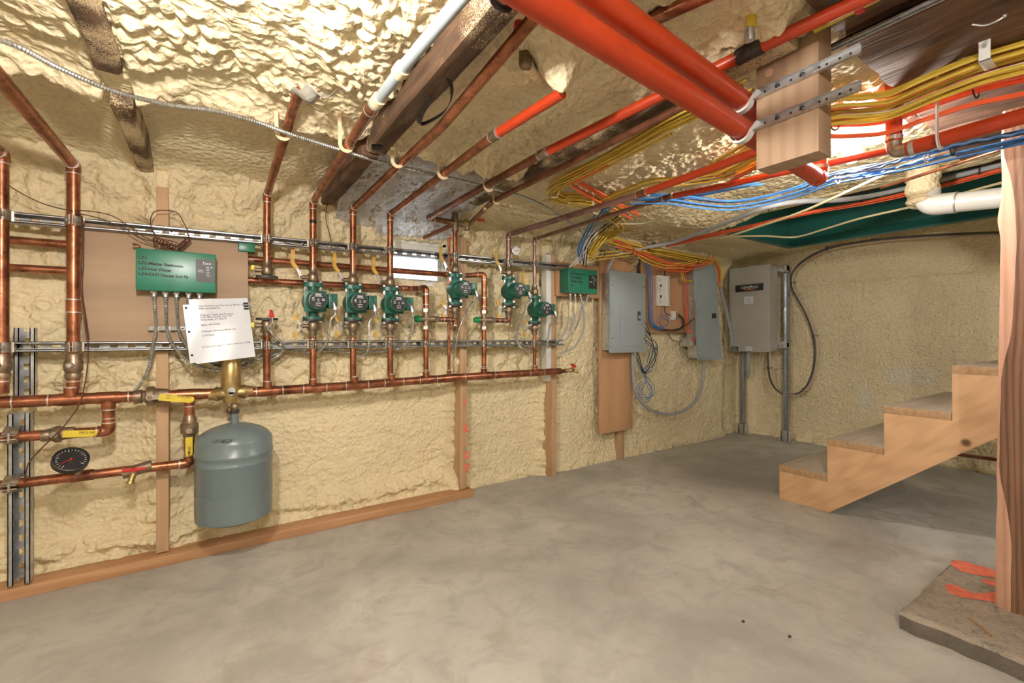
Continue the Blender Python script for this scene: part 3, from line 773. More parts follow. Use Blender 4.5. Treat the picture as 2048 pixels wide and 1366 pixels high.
# flow checks with green caps, branches
def flow_check(rk, px, py, pk, low_y, label, plabel, rlabel, ytop):
    x = X[rk]; z = zY(px, py); t = thing('flow_check_valve', label, 'valve', (x, PY0, z))
    b = MB(); b.tube([(x, PY0, z - .045), (x, PY0, z + .045)], .0165, 'bronze', 14); b.tube([(x - .03, PY0, z), (x + .045, PY0, z)], .0165, 'bronze', 12); b.build('body', t)
    for s in (-1, 1):
        b = MB(); b.tube([(x, PY0, z + s * .036), (x, PY0, z + s * .054)], .0215, 'clamp', 6); b.build('union_nut', t)
    b = MB(); b.cone([(0, .013), (.004, .0175), (.03, .0165), (.036, .012)], (x - .028, PY0, z), (-1, 0, 0), 'green_cap', 10); b.build('cap', t)
    xp = X[pk]; z0 = zY(px + 60, low_y)
    p = pipe('copper_pipe', plabel, 'pipe', [(x + .045, PY0, z), (xp, PY0, z), (xp, PY0, z0)], .0135, 'copper_dull', rings=[((x + .10, PY0, z), (1, 0, 0))])
    b = MB(); b.tube([(x + .05, PY0, z), (x + .066, PY0, z)], .0195, 'clamp', 6); b.build('union_nut', p)
    r0 = man_z(x) + .03
    b = MB(); b.tube([(x, PY0, r0), (x, PY0, z - .045)], .0135, 'copper', 14); b.tube([(x, PY0, r0 + .02), (x, PY0, r0 + .024)], .0148, 'solder', 14)
    tag(b.build('copper_pipe'), rlabel[0], 'pipe')
    return x, z
x5, z5 = flow_check('r5', 849, 638, 5, 641, 'valve with green cap on the riser below the window', 'copper bend from the first green-capped valve to the pump beside the window', ['copper riser between the header and the first green-capped valve'], 575)
x6, z6 = flow_check('r6', 963, 640, 'a', 641, 'valve with green cap between the red marked stud and the silver dial pipe', 'copper bend from the second green-capped valve to the silver dial pump', ['copper riser between the header and the second green-capped valve'], 548)
hz2a, hz2b = onY(-30, 533, 2.29), onY(812, 577, 2.29)
zr = zY(848, 577)
o = pipe('copper_pipe', 'horizontal copper pipe behind the pumps ending above the first green cap', 'pipe', [hz2a, (x5 - .06, 2.29, hz2b.z), (x5, PY0, zr + .004), (x5, PY0, z5 + .045)], .0145, 'copper')
coupling(o, (x5, PY0, z5 + .10), (0, 0, 1), .0145, .05)
hz1a, hz1b = onY(-30, 476, 2.29), onY(925, 553, 2.29)
zr = zY(965, 549)
o = pipe('copper_pipe', 'upper horizontal copper pipe behind the pumps crossing the window', 'pipe', [hz1a, (x6 - .10, 2.29, zY(938, 553, 2.29)), (x6, PY0, zr), (x6, PY0, z6 + .045)], .0145, 'copper')
coupling(o, (x6, PY0, z6 + .10), (0, 0, 1), .0145, .05)

# ------------------------------------------------------------------ strut clamps
def clamp_proto(r):
    t = thing('pipe_clamp', 'x', 'pipe clamp')
    for s in (-1, 1):
        b = MB(); pts = [V((s * .0045, -r - .016, 0)), V((s * .0045, -r - .002, 0))] + [V((s * math.sin(a) * (r + .002), -math.cos(a) * (r + .002), 0)) for a in [math.pi * k / 10 for k in range(1, 8)]] + [V((s * (r + .006), r * .75, 0)), V((s * (r + .006), r + .016, 0))]
        b.tube(pts, 0, 'clamp', flat=(.0016, .017)); b.build('strap', t, local=True)
    b = MB(); b.tube([(-.014, -r - .010, 0), (.014, -r - .010, 0)], .0032, 'clamp', 8); b.tube([(-.014, -r - .010, 0), (-.009, -r - .010, 0)], .007, 'steel', 6); b.tube([(.009, -r - .010, 0), (.014, -r - .010, 0)], .006, 'steel', 6); b.build('bolt', t, local=True)
    return t
protos = {}
used = set()
def clamp(x, z, r, label, rz=0):
    k = round(r, 4)
    if k not in protos: protos[k] = clamp_proto(r)
    if k in used: return dup(protos[k], (x, PY0, z), rz, label, 'strut clamps')
    used.add(k); o = protos[k]; o.location = (x, PY0, z); o['label'] = label; o['group'] = 'strut clamps'; return o
nm = {'q': 'pipe at the edge of the wall', 0: 'copper pipe before the plywood', 1: 'pipe with the capped valve', 2: 'pipe of the pump numbered 3', 3: 'pipe of the second pump', 4: 'pipe of the third pump', 5: 'pipe of the pump beside the window', 'a': 'pipe with the silver dial', 'b': 'thin pipe of the lowest pump'}
rad = {'q': .0185, 0: .0185, 5: .0135, 'b': .0105}
for k in nm: clamp(X[k], zup(X[k]), rad.get(k, .0145), 'clamp on the upper strut holding the ' + nm[k])
nl = {'q': 'pipe at the edge of the wall', 0: 'copper pipe before the plywood', 1: 'pipe with the red tagged valve', 2: 'riser of the pump numbered 3', 3: 'riser of the second pump', 4: 'riser of the third pump', 'r5': 'riser of the first green cap', 'r6': 'riser of the second green cap', 'b': 'bright riser of the lowest pump'}
for k in nl: clamp(X[k], ZLO, {'q': .0185, 0: .0185, 'r5': .0135, 'r6': .0135, 'b': .0105}.get(k, .0145), 'clamp on the lower strut holding the ' + nl[k])

# ------------------------------------------------------------------ circulator pumps
PH = .0775
def pump_proto():
    t = thing('circulator_pump', 'x', 'pump'); b = MB()
    b.cone([(-.052, .030), (-.046, .046), (-.012, .050), (.012, .046), (.026, .030), (.030, .02)], (0, 0, 0), (0, 1, 0), 'pump_green', 28)
    b.tube([(0, .0, -PH + .007), (0, 0, -.05), (0, 0, -.035)], .020, 'pump_green', 18, rad=lambda i: (.95, 1, 1.3)[i])
    b.tube([(0, .0, .035), (0, 0, .05), (0, 0, PH - .007)], .020, 'pump_green', 18, rad=lambda i: (1.3, 1, .95)[i])
    b.build('volute', t, local=True)
    for s in (-1, 1):
        b = MB(); poly = [(.043 * math.cos(a) * (1 if abs(math.cos(a)) > .6 else .9), .027 * math.sin(a), s * (PH - .010)) for a in [2 * math.pi * k / 24 for k in range(24)]]
        b.prism(poly, (0, 0, s * .010), 'pump_green'); b.build('flange', t, local=True)
        for q in (-1, 1):
            b = MB(); c = V((q * .032, -.008, s * PH)); b.tube([c + V((0, 0, -s * .032)), c + V((0, 0, s * .016))], .0045, 'steel', 8)
            b.tube([c + V((0, 0, -s * .028)), c + V((0, 0, -s * .014))], .0085, 'steel', 6); b.tube([c + V((0, 0, s * .009)), c + V((0, 0, s * .015))], .0085, 'steel', 6); b.build('flange_bolt', t, local=True)
    b = MB(); b.cone([(0, .040), (.006, .0415), (.064, .0415), (.071, .0385), (.072, .036)], (0, -.050, 0), (0, -1, 0), 'pump_green', 32)
    b.box((-.047, -.060, -.047), (.047, -.050, .047), 'pump_green', .004); b.build('motor_housing', t, local=True)
    b = MB(); b.cone([(0, .0345), (.0025, .0345)], (0, -.1215, 0), (0, -1, 0), 'dial_black', 32)
    yy = -.1245
    b.text('Taco', (-.0125, yy, -.0255), (1, 0, 0), (0, 0, 1), .011, 'white_ink', .0003, shear=.2)
    for (x0, z0, w) in ((-.012, .021, .024), (-.016, .016, .032), (-.026, .004, .010), (.014, .004, .012), (-.026, -.002, .012), (.014, -.002, .012), (-.004, .003, .008), (-.004, -.005, .008), (-.010, -.014, .020), (-.012, .0255, .024), (-.024, .009, .007)):
        b.box((x0, yy - .0003, z0), (x0 + w, yy + .0003, z0 + .0022), 'white_ink')
    b.build('nameplate', t, local=True)
    b = MB(); b.box((.048, -.095, -.030), (.086, -.045, .034), 'pump_green', .004); b.box((.036, -.085, -.014), (.050, -.055, .014), 'pump_green'); b.build('junction_box', t, local=True)
    b = MB(); b.tube(fillet([(.066, -.095, -.004), (.066, -.112, -.010), (.070, -.116, -.034)], .008), .0085, 'steel', 10); b.tube([(.0695, -.116, -.026), (.0705, -.116, -.040)], .0112, 'steel', 8); b.build('conduit_connector', t, local=True)
    return t
PUMPS = [(2, 626, 604, 'green circulator pump numbered 3, first of the row of three after the sheet of paper', '3', 0),
         (3, 706, 607, 'green circulator pump numbered 2, middle of the row of three', '2', 0),
         (4, 781, 609.5, 'green circulator pump just before the window, last of the row of three', '4', 0),
         (5, 910, 580, 'green circulator pump in front of the window edge, above a copper bend', '', 0),
         ('a', 1017, 583, 'green circulator pump hanging under the pipe with the silver dial', '', 0),
         ('b', 1068, 620, 'lowest green circulator pump, beside the whitish board', '', 0)]
pp = pump_proto(); PZ = {}; pumpobj = {}
for i, (k, px, py, lab, num, rz) in enumerate(PUMPS):
    z = zY(px, py); PZ[k] = z; o = pp if i == 0 else dup(pp, (0, 0, 0))
    o.location = (X[k], PY0, z); o['label'] = lab; o['group'] = 'circulator pumps'; pumpobj[k] = o
for k, num in ((2, '3'), (3, '2'), (4, '4')):
    b = MB(); b.text(num, V((X[k] + .058, PY0 - .0955, PZ[k] + .010)), (1, 0, 0), (0, 0, 1), .022, 'ink'); b.build('number_mark', pumpobj[k])

# ------------------------------------------------------------------ flange valves above and below the pumps
def valve_proto(kind):
    """origin at the flange face, body runs to +Z (s=1) or -Z (s=-1)"""
    s = 1 if kind in ('up', 'cap_up') else -1
    t = thing('flange_valve', 'x', 'valve'); b = MB()
    b.cone([(0, .014), (.008, .0205), (.012, .0225), (.036, .0225), (.042, .019), (.046, .0165), (.066, .0165)], (0, 0, s * .008), (0, 0, s), 'bronze', 12); b.build('body', t, local=True)
    b = MB(); poly = [(.043 * math.cos(a) * (1 if abs(math.cos(a)) > .6 else .9), .027 * math.sin(a), 0) for a in [2 * math.pi * k / 24 for k in range(24)]]
    b.prism(poly, (0, 0, s * .009), 'iron' if kind != 'up' else 'pump_green'); b.build('flange', t, local=True)
    zc = s * .032
    b = MB(); b.tube([(-.02, 0, zc), (-.046, 0, zc)], .0095, 'bronze', 10); b.tube([(-.046, 0, zc), (-.055, 0, zc)], .006, 'steel', 6); b.build('stem', t, local=True)
    b = MB()
    if kind == 'up':
        pts = spline([(-.050, 0, zc - .006), (-.054, 0, zc + .012), (-.066, 0, zc + .036), (-.082, 0, zc + .058), (-.084, 0, zc + .075), (-.083, 0, zc + .118)], 4)
        b.tube(pts[:9], 0, 'steel', flat=(.0018, .006)); b.tube(pts[8:], 0, 'lever', flat=(.0034, .008))
    elif kind == 'tee':
        for q in (1, -1):
            pts = spline([(-.050, 0, zc), (-.058, 0, zc + q * .016), (-.072, 0, zc + q * .032), (-.077, 0, zc + q * .052)], 4)
            b.tube(pts[:7], 0, 'steel', flat=(.0018, .0055)); b.tube(pts[6:], 0, 'lever', flat=(.003, .007))
    else:
        b.box((-.064, -.075, zc - .010), (-.052, .004, zc + .010), 'yellow', .003)
    b.build('lever', t, local=True); return t
vp = {k: valve_proto(k) for k in ('up', 'tee', 'cap_up', 'cap_low')}; vused = set()
def valve(kind, x, z, label, group=None):
    if kind in vused: o = dup(vp[kind], (x, PY0, z))
    else: o = vp[kind]; vused.add(kind); o.location = (x, PY0, z)
    o['label'] = label
    o['group'] = 'pump isolation valves'; return o
pn_ = {2: 'the pump numbered 3', 3: 'the pump numbered 2', 4: 'the last pump of the row of three', 5: 'the pump at the window edge', 'a': 'the silver dial pump', 'b': 'the lowest pump'}
for k in pn_:
    valve('up', X[k], PZ[k] + PH, 'bronze flange valve on top of ' + pn_[k]); valve('tee', X[k], PZ[k] - PH, 'bronze flange valve underneath ' + pn_[k])
valve('cap_up', X[1], zY(531, 556), 'closed valve with black flange hanging above the gap with no pump')
rv = valve('cap_low', X[1], zY(536, 636), 'closed valve under the pump gap, with a red plastic wire cap on it')
b = MB(); q = V((X[1] + .018, PY0 - .02, zY(536, 636) + .001)); b.cone([(0, .008), (.012, .009), (.034, .005)], q, (-.15, 0, 1), 'red', 8); b.build('wire_cap', rv)

# ------------------------------------------------------------------ dials
def dial(name, label, c, n, r, face, rimm, stem_to, txtm):
    c, n = V(c), V(n).normalized(); t = thing(name, label, 'gauge', c); u = V((0, 0, 1)).cross(n); u = u.normalized() if u.length > 1e-3 else V((1, 0, 0)); u = -u if u.x < 0 else u; w = n.cross(u); w = -w if w.z < 0 else w
    b = MB(); b.cone([(-.018, r * .8), (-.014, r), (.004, r), (.005, r * .93), (.001, r * .90)], c, n, rimm, 32); b.build('case', t)
    b = MB(); b.cone([(.0012, r * .90), (.0016, r * .90)], c, n, face, 32)
    for k in range(21):
        a = math.radians(-135 + 270 * k / 20); d = u * math.sin(a) + w * math.cos(a); e = .62 if k % 5 == 0 else .72
        b.tube([c + n * .0022 + d * r * e, c + n * .0022 + d * r * .82], 0, txtm, flat=(r * .012, r * .012))
    b.build('face', t)
    b = MB(); a = math.radians(-115 if txtm == 'white_ink' else 80); d = u * math.sin(a) + w * math.cos(a); b.tube([c + n * .003 - d * r * .15, c + n * .003 + d * r * .7], 0, 'red' if txtm == 'white_ink' else 'black', flat=(r * .02, r * .012)); b.sphere(c + n * .003, r * .09, 'red' if txtm == 'white_ink' else 'black', 8); b.build('needle', t)
    b = MB(); b.tube([c - n * .012, V(stem_to)], r * .22, 'clamp', 10); b.build('stem', t); return t
zc = zY(1022, 503)
dial('pressure_gauge', 'small silver dial with white face on the copper pipe above a pump', (X['a'] + .030, PY0 - .035, zc), (-.25, -1, -.1), .027, 'white', 'steel', (X['a'], PY0, zc), 'black')
# ------------------------------------------------------------------ valves and branches left of the tank
def lathe_x(b, x0, x1, z, prof, m, y=PY0, seg=12):
    b.cone([(x0 + (x1 - x0) * f - x0, r) for f, r in prof], (x0, y, z), (1, 0, 0), m, seg)
# riser valve bodies above the header (two pipes by the strut)
for k, px, lab in ((0, 145, 'bronze valve on the copper riser before the plywood, screwdriver slot facing out'), ('q', 3, 'bronze valve on the copper riser at the very edge of the wall')):
    x = X[k]; zt, zb = zY(px, 708), zY(px, 757)
    t = thing('riser_valve', lab, 'valve', (x, PY0, zb))
    b = MB(); L = zt - zb; b.cone([(0, .021), (.012, .024), (.02, .020), (.03, .026), (L - .03, .027), (L - .02, .022), (L, .0215)], (x, PY0, zb), (0, 0, 1), 'bronze', 14); b.build('body', t)
    b = MB(); c = V((x - .004, PY0 - .026, zb + L * .55)); b.tube([c, c + V((0, -.012, 0))], .011, 'bronze', 8); b.tube([c + V((0, -.012, 0)), c + V((0, -.018, 0))], .007, 'steel', 6); b.build('stem', t)
    b = MB(); b.tube([(x, PY0, man_z(x) + .03), (x, PY0, zb + .004)], .0185, 'copper', 16); b.tube([(x, PY0, zb - .012), (x, PY0, zb - .007)], .0203, 'solder', 16)
    tag(b.build('copper_pipe'), 'short copper piece between header and riser valve ' + ('before the plywood' if k == 0 else 'at the edge of the wall'), 'pipe')
def big_lever(t, p0, p1, w, m='yellow', n=(0, -1, 0)):
    p0, p1 = V(p0), V(p1); b = MB(); d = (p1 - p0).normalized(); s = V(n).cross(d).normalized()
    pts = [p0 - d * .03, p0, p0 + d * .012, p1]
    b.hexa([p0 + s * w + V(n) * 0, p1 + s * w, p1 - s * w, p0 - s * w, p0 + s * w + V(n) * .005, p1 + s * w + V(n) * .005, p1 - s * w + V(n) * .005, p0 - s * w + V(n) * .005], m)
    b.sphere(p1 + V(n) * .0025, w, m, 12, (1, .2, 1)); return b
# main header valve
mx0, mx1 = xY(268), xY(338); z = man_z((mx0 + mx1) / 2)
t = thing('ball_valve', 'large bronze ball valve with long yellow lever on the thick header pipe', 'valve', ((mx0 + mx1) / 2, PY0, z))
b = MB(); L = mx1 - mx0
b.cone([(0, .026), (.022, .027), (.026, .022), (.034, .024), (.038, .036), (L * .55, .038), (L * .62, .030), (L * .85, .026), (L, .0245)], (mx0, PY0, z), (1, 0, 0), 'bronze', 14); b.build('body', t)
b = MB(); c = onY(300, 794, PY0 - .035); b.tube([c + V((0, .02, 0)), c - V((0, .014, 0))], .013, 'clamp', 8); b.tube([c - V((0, .014, 0)), c - V((0, .020, 0))], .008, 'bronze', 6); b.build('stem', t)
a0, a1 = onY(318, 794, PY0 - .045), onY(381, 799, PY0 - .045)
b = big_lever(t, a0, a1, .0125); b.hexa([c + V((-.004, -.012, -.010)), a0 + V((.004, 0, -.008)), a0 + V((.004, 0, .008)), c + V((-.004, -.012, .010)), c + V((-.004, -.015, -.010)), a0 + V((.004, -.004, -.008)), a0 + V((.004, -.004, .008)), c + V((-.004, -.015, .010))], 'clamp')
d = (a1 - a0).normalized(); b.text('OFF', a0 + V((.022, -.0058, -.008)), d, (0, 0, 1), .007, 'ink'); b.text('ON', a0 + V((.022, -.0058, .003)), d, (0, 0, 1), .007, 'ink'); b.text('PURE-PRO', a0 + V((.055, -.0058, -.004)), d, (0, 0, 1), .010, 'ink'); b.build('lever', t)
# branch 1: tee at 217 down, elbow, to the edge with a ball valve
x = xY(217); zb = zY(217, 862)
c1 = [(x, PY0, man_z(x) - .03), (x, PY0, zb), onY(-40, 878, PY0)]
o = pipe('copper_pipe', 'copper branch dropping from the header and turning back to the upright strut', 'pipe', c1, .0178, 'copper', rings=[((x, PY0, man_z(x) - .075), (0, 0, 1))], bend=.03)
b0, b1 = xY(83), xY(150); zz = zY(115, 868)
t = thing('ball_valve', 'bronze ball valve with yellow lever on the branch by the upright strut', 'valve', ((b0 + b1) / 2, PY0, zz))
b = MB(); L = b1 - b0; b.cone([(0, .020), (.02, .0225), (.024, .020), (.035, .029), (L * .55, .030), (L * .62, .023), (L * .9, .021), (L, .020)], (b0, PY0, zz - .002), (1, 0, .04), 'bronze', 14); b.build('body', t)
b = MB(); c = onY(109, 869, PY0 - .028); b.tube([c + V((0, .015, 0)), c - V((0, .014, 0))], .011, 'clamp', 8); b.build('stem', t)
a0, a1 = onY(126, 868, PY0 - .04), onY(187, 866, PY0 - .04); b = big_lever(t, a0, a1, .0115); d = (a1 - a0).normalized()
b.text('PROLINE', a0 + V((.042, -.0058, -.003)), d, (0, 0, 1), .0105, 'ink'); b.sphere(a0 + V((.097, -.0056, .002)), .004, 'ink', 8, (1, .15, 1)); b.build('lever', t)
# branch 2: tee at 378 down, valve, elbow, to the edge
x = xY(379, PY0); zt = man_z(x)
b = MB(); b.tube([(x - .04, PY0, man_z(x - .04)), (x + .04, PY0, man_z(x + .04))], MR * 1.1, 'copper', 20); b.tube([(x, PY0, zt), (x, PY0, zt - .045)], .0185, 'copper', 16); b.tube([(x, PY0, zt - .044), (x, PY0, zt - .048)], .0192, 'solder', 16); b.build('tee', man)
y2 = PY0 - .01
o = pipe('copper_pipe', 'copper branch beside the grey tank, dropping and running back under the black dial', 'pipe', [(x, PY0, zt - .03), (x, PY0, zY(379, 926)), onY(-40, 976, PY0)], .0172, 'copper', bend=.03)
zz = zY(378, 852)
t = thing('ball_valve', 'bronze ball valve with upright yellow lever beside the grey tank', 'valve', (x, PY0, zz))
b = MB(); b.cone([(0, .0195), (.014, .022), (.018, .030), (.052, .031), (.058, .023), (.078, .022), (.082, .019), (.09, .0185)], (x, PY0, zz - .045), (0, 0, 1), 'bronze', 14); b.build('body', t)
b = MB(); c = V((x, PY0 - .028, zz - .012)); b.tube([c + V((0, .015, 0)), c - V((0, .014, 0))], .011, 'clamp', 8); b.build('stem', t)
a0, a1 = V((x, PY0 - .044, zz - .036)), V((x, PY0 - .044, zY(379, 907, PY0 - .04))); b = big_lever(t, a0, a1, .0115); d = V((0, 0, -1))
b.text('PROLINE', a0 + V((-.003, -.0058, -.038)), d, (1, 0, 0), .0115, 'ink'); b.sphere(a1 + V((0, -.0056, .006)), .004, 'ink', 8, (1, .15, 1)); b.build('lever', t)
# red drain cock
q = onY(270, 940, PY0); t = thing('drain_valve', 'small brass drain tap with red handle on the lowest copper branch', 'valve', q)
b = MB(); b.tube([q + V((-.035, 0, -.008)), q + V((.05, 0, .010))], .0205, 'bronze', 10); b.cone([(0, .014), (.02, .011), (.035, .010), (.037, .014), (.046, .013)], q + V((-.002, -.008, -.004)), (-.25, -.45, -1), 'brass', 12); b.build('body', t)
b = MB(); c = q + V((.0, -.022, .006)); b.box(c + V((-.034, -.006, -.004)), c + V((.034, .004, .006)), 'red', .003); b.cyl(c + V((0, .012, 0)), c - V((0, .010, 0)), .008, 'red', 8); b.build('handle', t)
# black dial thermometer
c = atD(142, 919, 1.50)
tee = onY(160, 952, PY0)
dial('thermometer_dial', 'black round dial with red needle standing out from the lowest copper branch', c, (.28, -.62, .68), .047, 'dial_black', 'iron', tee + V((0, -.01, .01)), 'white_ink')
b = MB(); b.tube([onY(143, 954.5), onY(188, 948.5)], .0195, 'copper_dull', 14); b.build('tee', o)
# clamps of the upright strut
for px, py, lab in ((24, 872, 'clamp on the upright strut holding the branch with the yellow lever'), (24, 970, 'clamp on the upright strut holding the lowest branch')):
    q = onY(px, py, PY0 + .002); t = thing('pipe_clamp', lab, 'pipe clamp', q, group='strut clamps')
    for s in (-1, 1):
        b = MB(); pts = [V((0, 0, s * .03)) + V((0, .02, 0)), V((0, .0, s * .024)), V((0, -.015, s * .017)), V((0, -.0215, s * .008)), V((0, -.036, s * .006))]
        b.tube([q + p for p in pts], 0, 'clamp', flat=(.019, .0016)); b.build('strap', t)
    b = MB(); b.tube([q + V((0, -.031, -.014)), q + V((0, -.031, .014))], .0035, 'steel', 8); b.build('bolt', t)
# red drain cock at the far end of the header
q = mp[-1] + V((.05, 0, 0)); t = thing('drain_valve', 'small brass drain tap with red wheel at the far end of the header', 'valve', q)
b = MB(); b.cone([(0, .014), (.02, .014), (.022, .011), (.04, .011), (.045, .015), (.06, .013), (.075, .011)], q, (1, -.1, .05), 'brass', 12); b.tube([q + V((.07, -.005, 0)), q + V((.10, -.02, -.012))], .010, 'brass', 10); b.tube([q + V((.045, -.005, 0)), q + V((.052, -.02, .025))], .006, 'brass', 8); b.build('body', t)
b = MB(); b.cone([(0, .004), (.002, .020), (.007, .020), (.009, .006)], q + V((.052, -.022, .030)), (.1, -.6, .8), 'red', 8); b.build('handle', t)

# ------------------------------------------------------------------ air separator + tank
x = xY(462); zc = man_z(x)
t = thing('air_separator', 'brass air separator on the header above the grey tank', 'air separator', (x, PY0, zc))
b = MB(); ztop = zY(462, 712); h = ztop - zc
b.cone([(-.045, .016), (-.04, .026), (-.015, .030), (.025, .036), (.045, .037), (h - .03, .037), (h - .022, .034), (h - .015, .036), (h, .034), (h + .02, .03)], (x, PY0, zc), (0, 0, 1), 'brass', 28)
b.cone([(-.078, .021), (-.06, .024), (-.05, .030), (-.03, .024), (.03, .024), (.05, .030), (.06, .024), (.078, .021)], (x, PY0, zc), (1, 0, .045), 'brass', 10); b.build('body', t)
b = MB(); c = V((x, PY0 - .034, zc + .012)); b.cone([(0, .014), (.003, .014)], c, (0, -1, 0), 'steel', 16); b.prism([c + V((-.011, -.003, -.006)), c + V((.011, -.003, -.006)), c + V((0, -.003, -.024))], (0, .003, 0), 'steel'); b.build('badge', t)
# tank
TX, TY, TR, TT, TB = .080, 2.115, .1335, .535, .170
t = thing('expansion_tank', 'grey cylindrical expansion tank hanging from the header above the sill plank', 'tank', (TX, TY, TB))
dome = [(.535 - .535 * 0, 0)]
prof = [(TB, 0), (TB + .002, .06), (TB + .010, .105), (TB + .024, .132), (TB + .045, TR)]
prof += [(.405, TR), (.408, TR + .002), (.414, TR + .002), (.417, TR)]
prof += [(.437, TR), (.440, TR + .003), (.449, TR + .003), (.452, TR), (.492, TR), (.505, TR * .97), (.52, TR * .88), (.535, TR * .72), (.547, TR * .50), (.555, TR * .28), (.557, .02), (.557, 0)]
b = MB(); b.cone([(z - TB, r) for z, r in prof], (TX, TY, TB), (0, 0, 1), 'tank', 56)
b.cone([(0, TR + .0006), (.0012, TR + .0008), (.0024, TR + .0006)], (TX, TY, .30), (0, 0, 1), 'tank', 56, False); b.build('shell', t, 50)
b = MB(); b.cone([(0, .014), (.03, .014), (.032, .012), (.045, .012)], (TX, TY, .553), (0, 0, 1), 'tank', 16); b.build('neck', t)
def dome_pt(u, v):
    pr = [(.500, TR * .985), (.505, TR * .97), (.52, TR * .88), (.535, TR * .72)]
    s = .006 + v * 1.0; acc = 0
    for (z0, r0), (z1, r1) in zip(pr, pr[1:]):
        L = math.hypot(z1 - z0, r1 - r0)
        if s <= acc + L or (z1, r1) == pr[-1]:
            f = (s - acc) / L; z = z0 + (z1 - z0) * f; r = r0 + (r1 - r0) * f; break
        acc += L
    a = math.radians(-128) + u / TR; r += .0022; return V((TX + r * math.cos(a), TY + r * math.sin(a), z + .0022))
b = MB(); b.text('11/18/25', None or (0, 0, 0), (1, 0, 0), (0, 0, 1), .021, 'ink', warp=dome_pt, shear=.3); b.build('date_mark', t)
n0, n1 = V((x, PY0, zc - .04)), V((TX, TY, .595))
mid = [n0, n0 + V((0, 0, -.03)), n0 + V((.006, -.035, -.055)), V((TX, TY + .006, .622)), n1]
b = MB(); b.tube(fillet(mid, .02, 5), .0115, 'bronze', 14)
for q in (mid[1], mid[3]): b.sphere(q, .0175, 'bronze', 12)
b.tube([n0 + V((0, 0, -.012)), n0 + V((0, 0, -.004))], .0145, 'steel', 12); b.tube([mid[2] + V((-.0, .004, .003)), mid[2] + V((0, -.005, -.004))], .0155, 'solder', 12)
b.tube([n1 + V((0, 0, .002)), n1 + V((0, 0, .016))], .0165, 'iron', 8); tag(b.build('threaded_elbow'), 'crooked bronze fitting joining the air separator and the grey tank', 'pipe fitting')

# ------------------------------------------------------------------ plywood and big controller
y0 = 2.246
pxl, pxr = xY(164, y0), xY(496, y0)
b = MB(); zl, zr_, zb_ = zY(160, 443, y0), zY(497, 490, y0), zY(300, 688, y0)
b.prism([(pxl, y0, zb_), (pxr, y0, zb_ - .0), (pxr, y0, zr_), (pxl, y0, zl)], (0, .014, 0), 'ply'); tag(b.build('plywood_board'), 'weathered plywood sheet behind the large green controller', 'board')
def controller(name_label, px0, px1, pyt0, pyt1, pyb0, pyb1, yf, yb, lines, tsz, plate, group=None):
    A, B_, Cc, D = onY(px0, pyt0, yf), onY(px1, pyt1, yf), onY(px1, pyb1, yf), onY(px0, pyb0, yf)
    x0, x1 = (A.x + D.x) / 2, (B_.x + Cc.x) / 2; zt, zb = (A.z + B_.z) / 2, (Cc.z + D.z) / 2
    t = thing('zone_controller', name_label, 'controller', ((x0 + x1) / 2, yb, zb))
    b = MB(); c = .008; b.box((x0 + .006, yf + .028, zb + .004), (x1 - .006, yb, zt - .004), 'green', .003); b.build('base_box', t)
    b = MB(); b.box((x0, yf, zb), (x1, yf + .036, zt), 'green', .006); b.build('cover', t)
    W, H_ = x1 - x0, zt - zb
    b = MB(); q0, q1 = V((x0 + W * plate[0], yf - .0015, zb + H_ * plate[1])), V((x0 + W * plate[2], yf + .001, zb + H_ * plate[3])); b.box(q0, q1, 'dial_black')
    pw, ph = q1.x - q0.x, q1.z - q0.z
    b.text('Taco', V((q0.x + pw * .30, yf - .0018, q0.z + ph * .78)), (1, 0, 0), (0, 0, 1), ph * .17, 'white_ink', shear=.25)
    for k in range(6): b.box((q0.x + pw * .55, yf - .0022, q0.z + ph * (.27 + .08 * k)), (q0.x + pw * (.72 - .03 * (k % 2)), yf - .0012, q0.z + ph * (.285 + .08 * k)), 'white_ink')
    b.box((q0.x + pw * .1, yf - .0022, q0.z + ph * .50), (q0.x + pw * .36, yf - .0012, q0.z + ph * .525), 'white_ink'); b.box((q0.x + pw * .08, yf - .0022, q0.z + ph * .44), (q0.x + pw * .42, yf - .0012, q0.z + ph * .455), 'white_ink')
    pl = b.build('faceplate', t)
    b = MB(); b.sphere((q0.x + pw * .82, yf - .002, q0.z + ph * .67), ph * .022, 'led', 8); b.build('indicator_light', pl)
    b = MB()
    for k, (s, u, v_) in enumerate(lines): b.text(s, V((x0 + W * u, yf - .0003, zb + H_ * v_)), (1, 0, -.01 - .015 * (k % 2)), (0, 0, 1), tsz, 'ink', shear=.08, spacing=.95, bold=.03)
    b.build('handwriting', t)
    return t, x0, x1, zb, zt
YF1 = 2.165
tc1, cx0, cx1, cz0, cz1 = controller('large green zone controller with handwritten zone list on plywood', 271, 432, 496, 508, 578, 588, YF1, 2.245,
    [('LZ1-', .03, .74), ('LZ2-Master Bedroom', .03, .62), ('LZ3-Hot Water', .03, .48), ('LZ4-OLD House 2nd Flr', .03, .36)], .0160, (.735, .27, .985, .84))
b = MB(); q = V((cx0 + .005, 2.20, cz1)); b.tube(spline([q, q + V((.004, 0, .012)), q + V((-.008, 0, .018)), q + V((-.012, -.006, .014))], 4), .0035, 'copper_dull', 6); b.sphere(q + V((-.012, -.006, .016)), .006, 'copper_dull', 8); b.build('ground_lug', tc1)
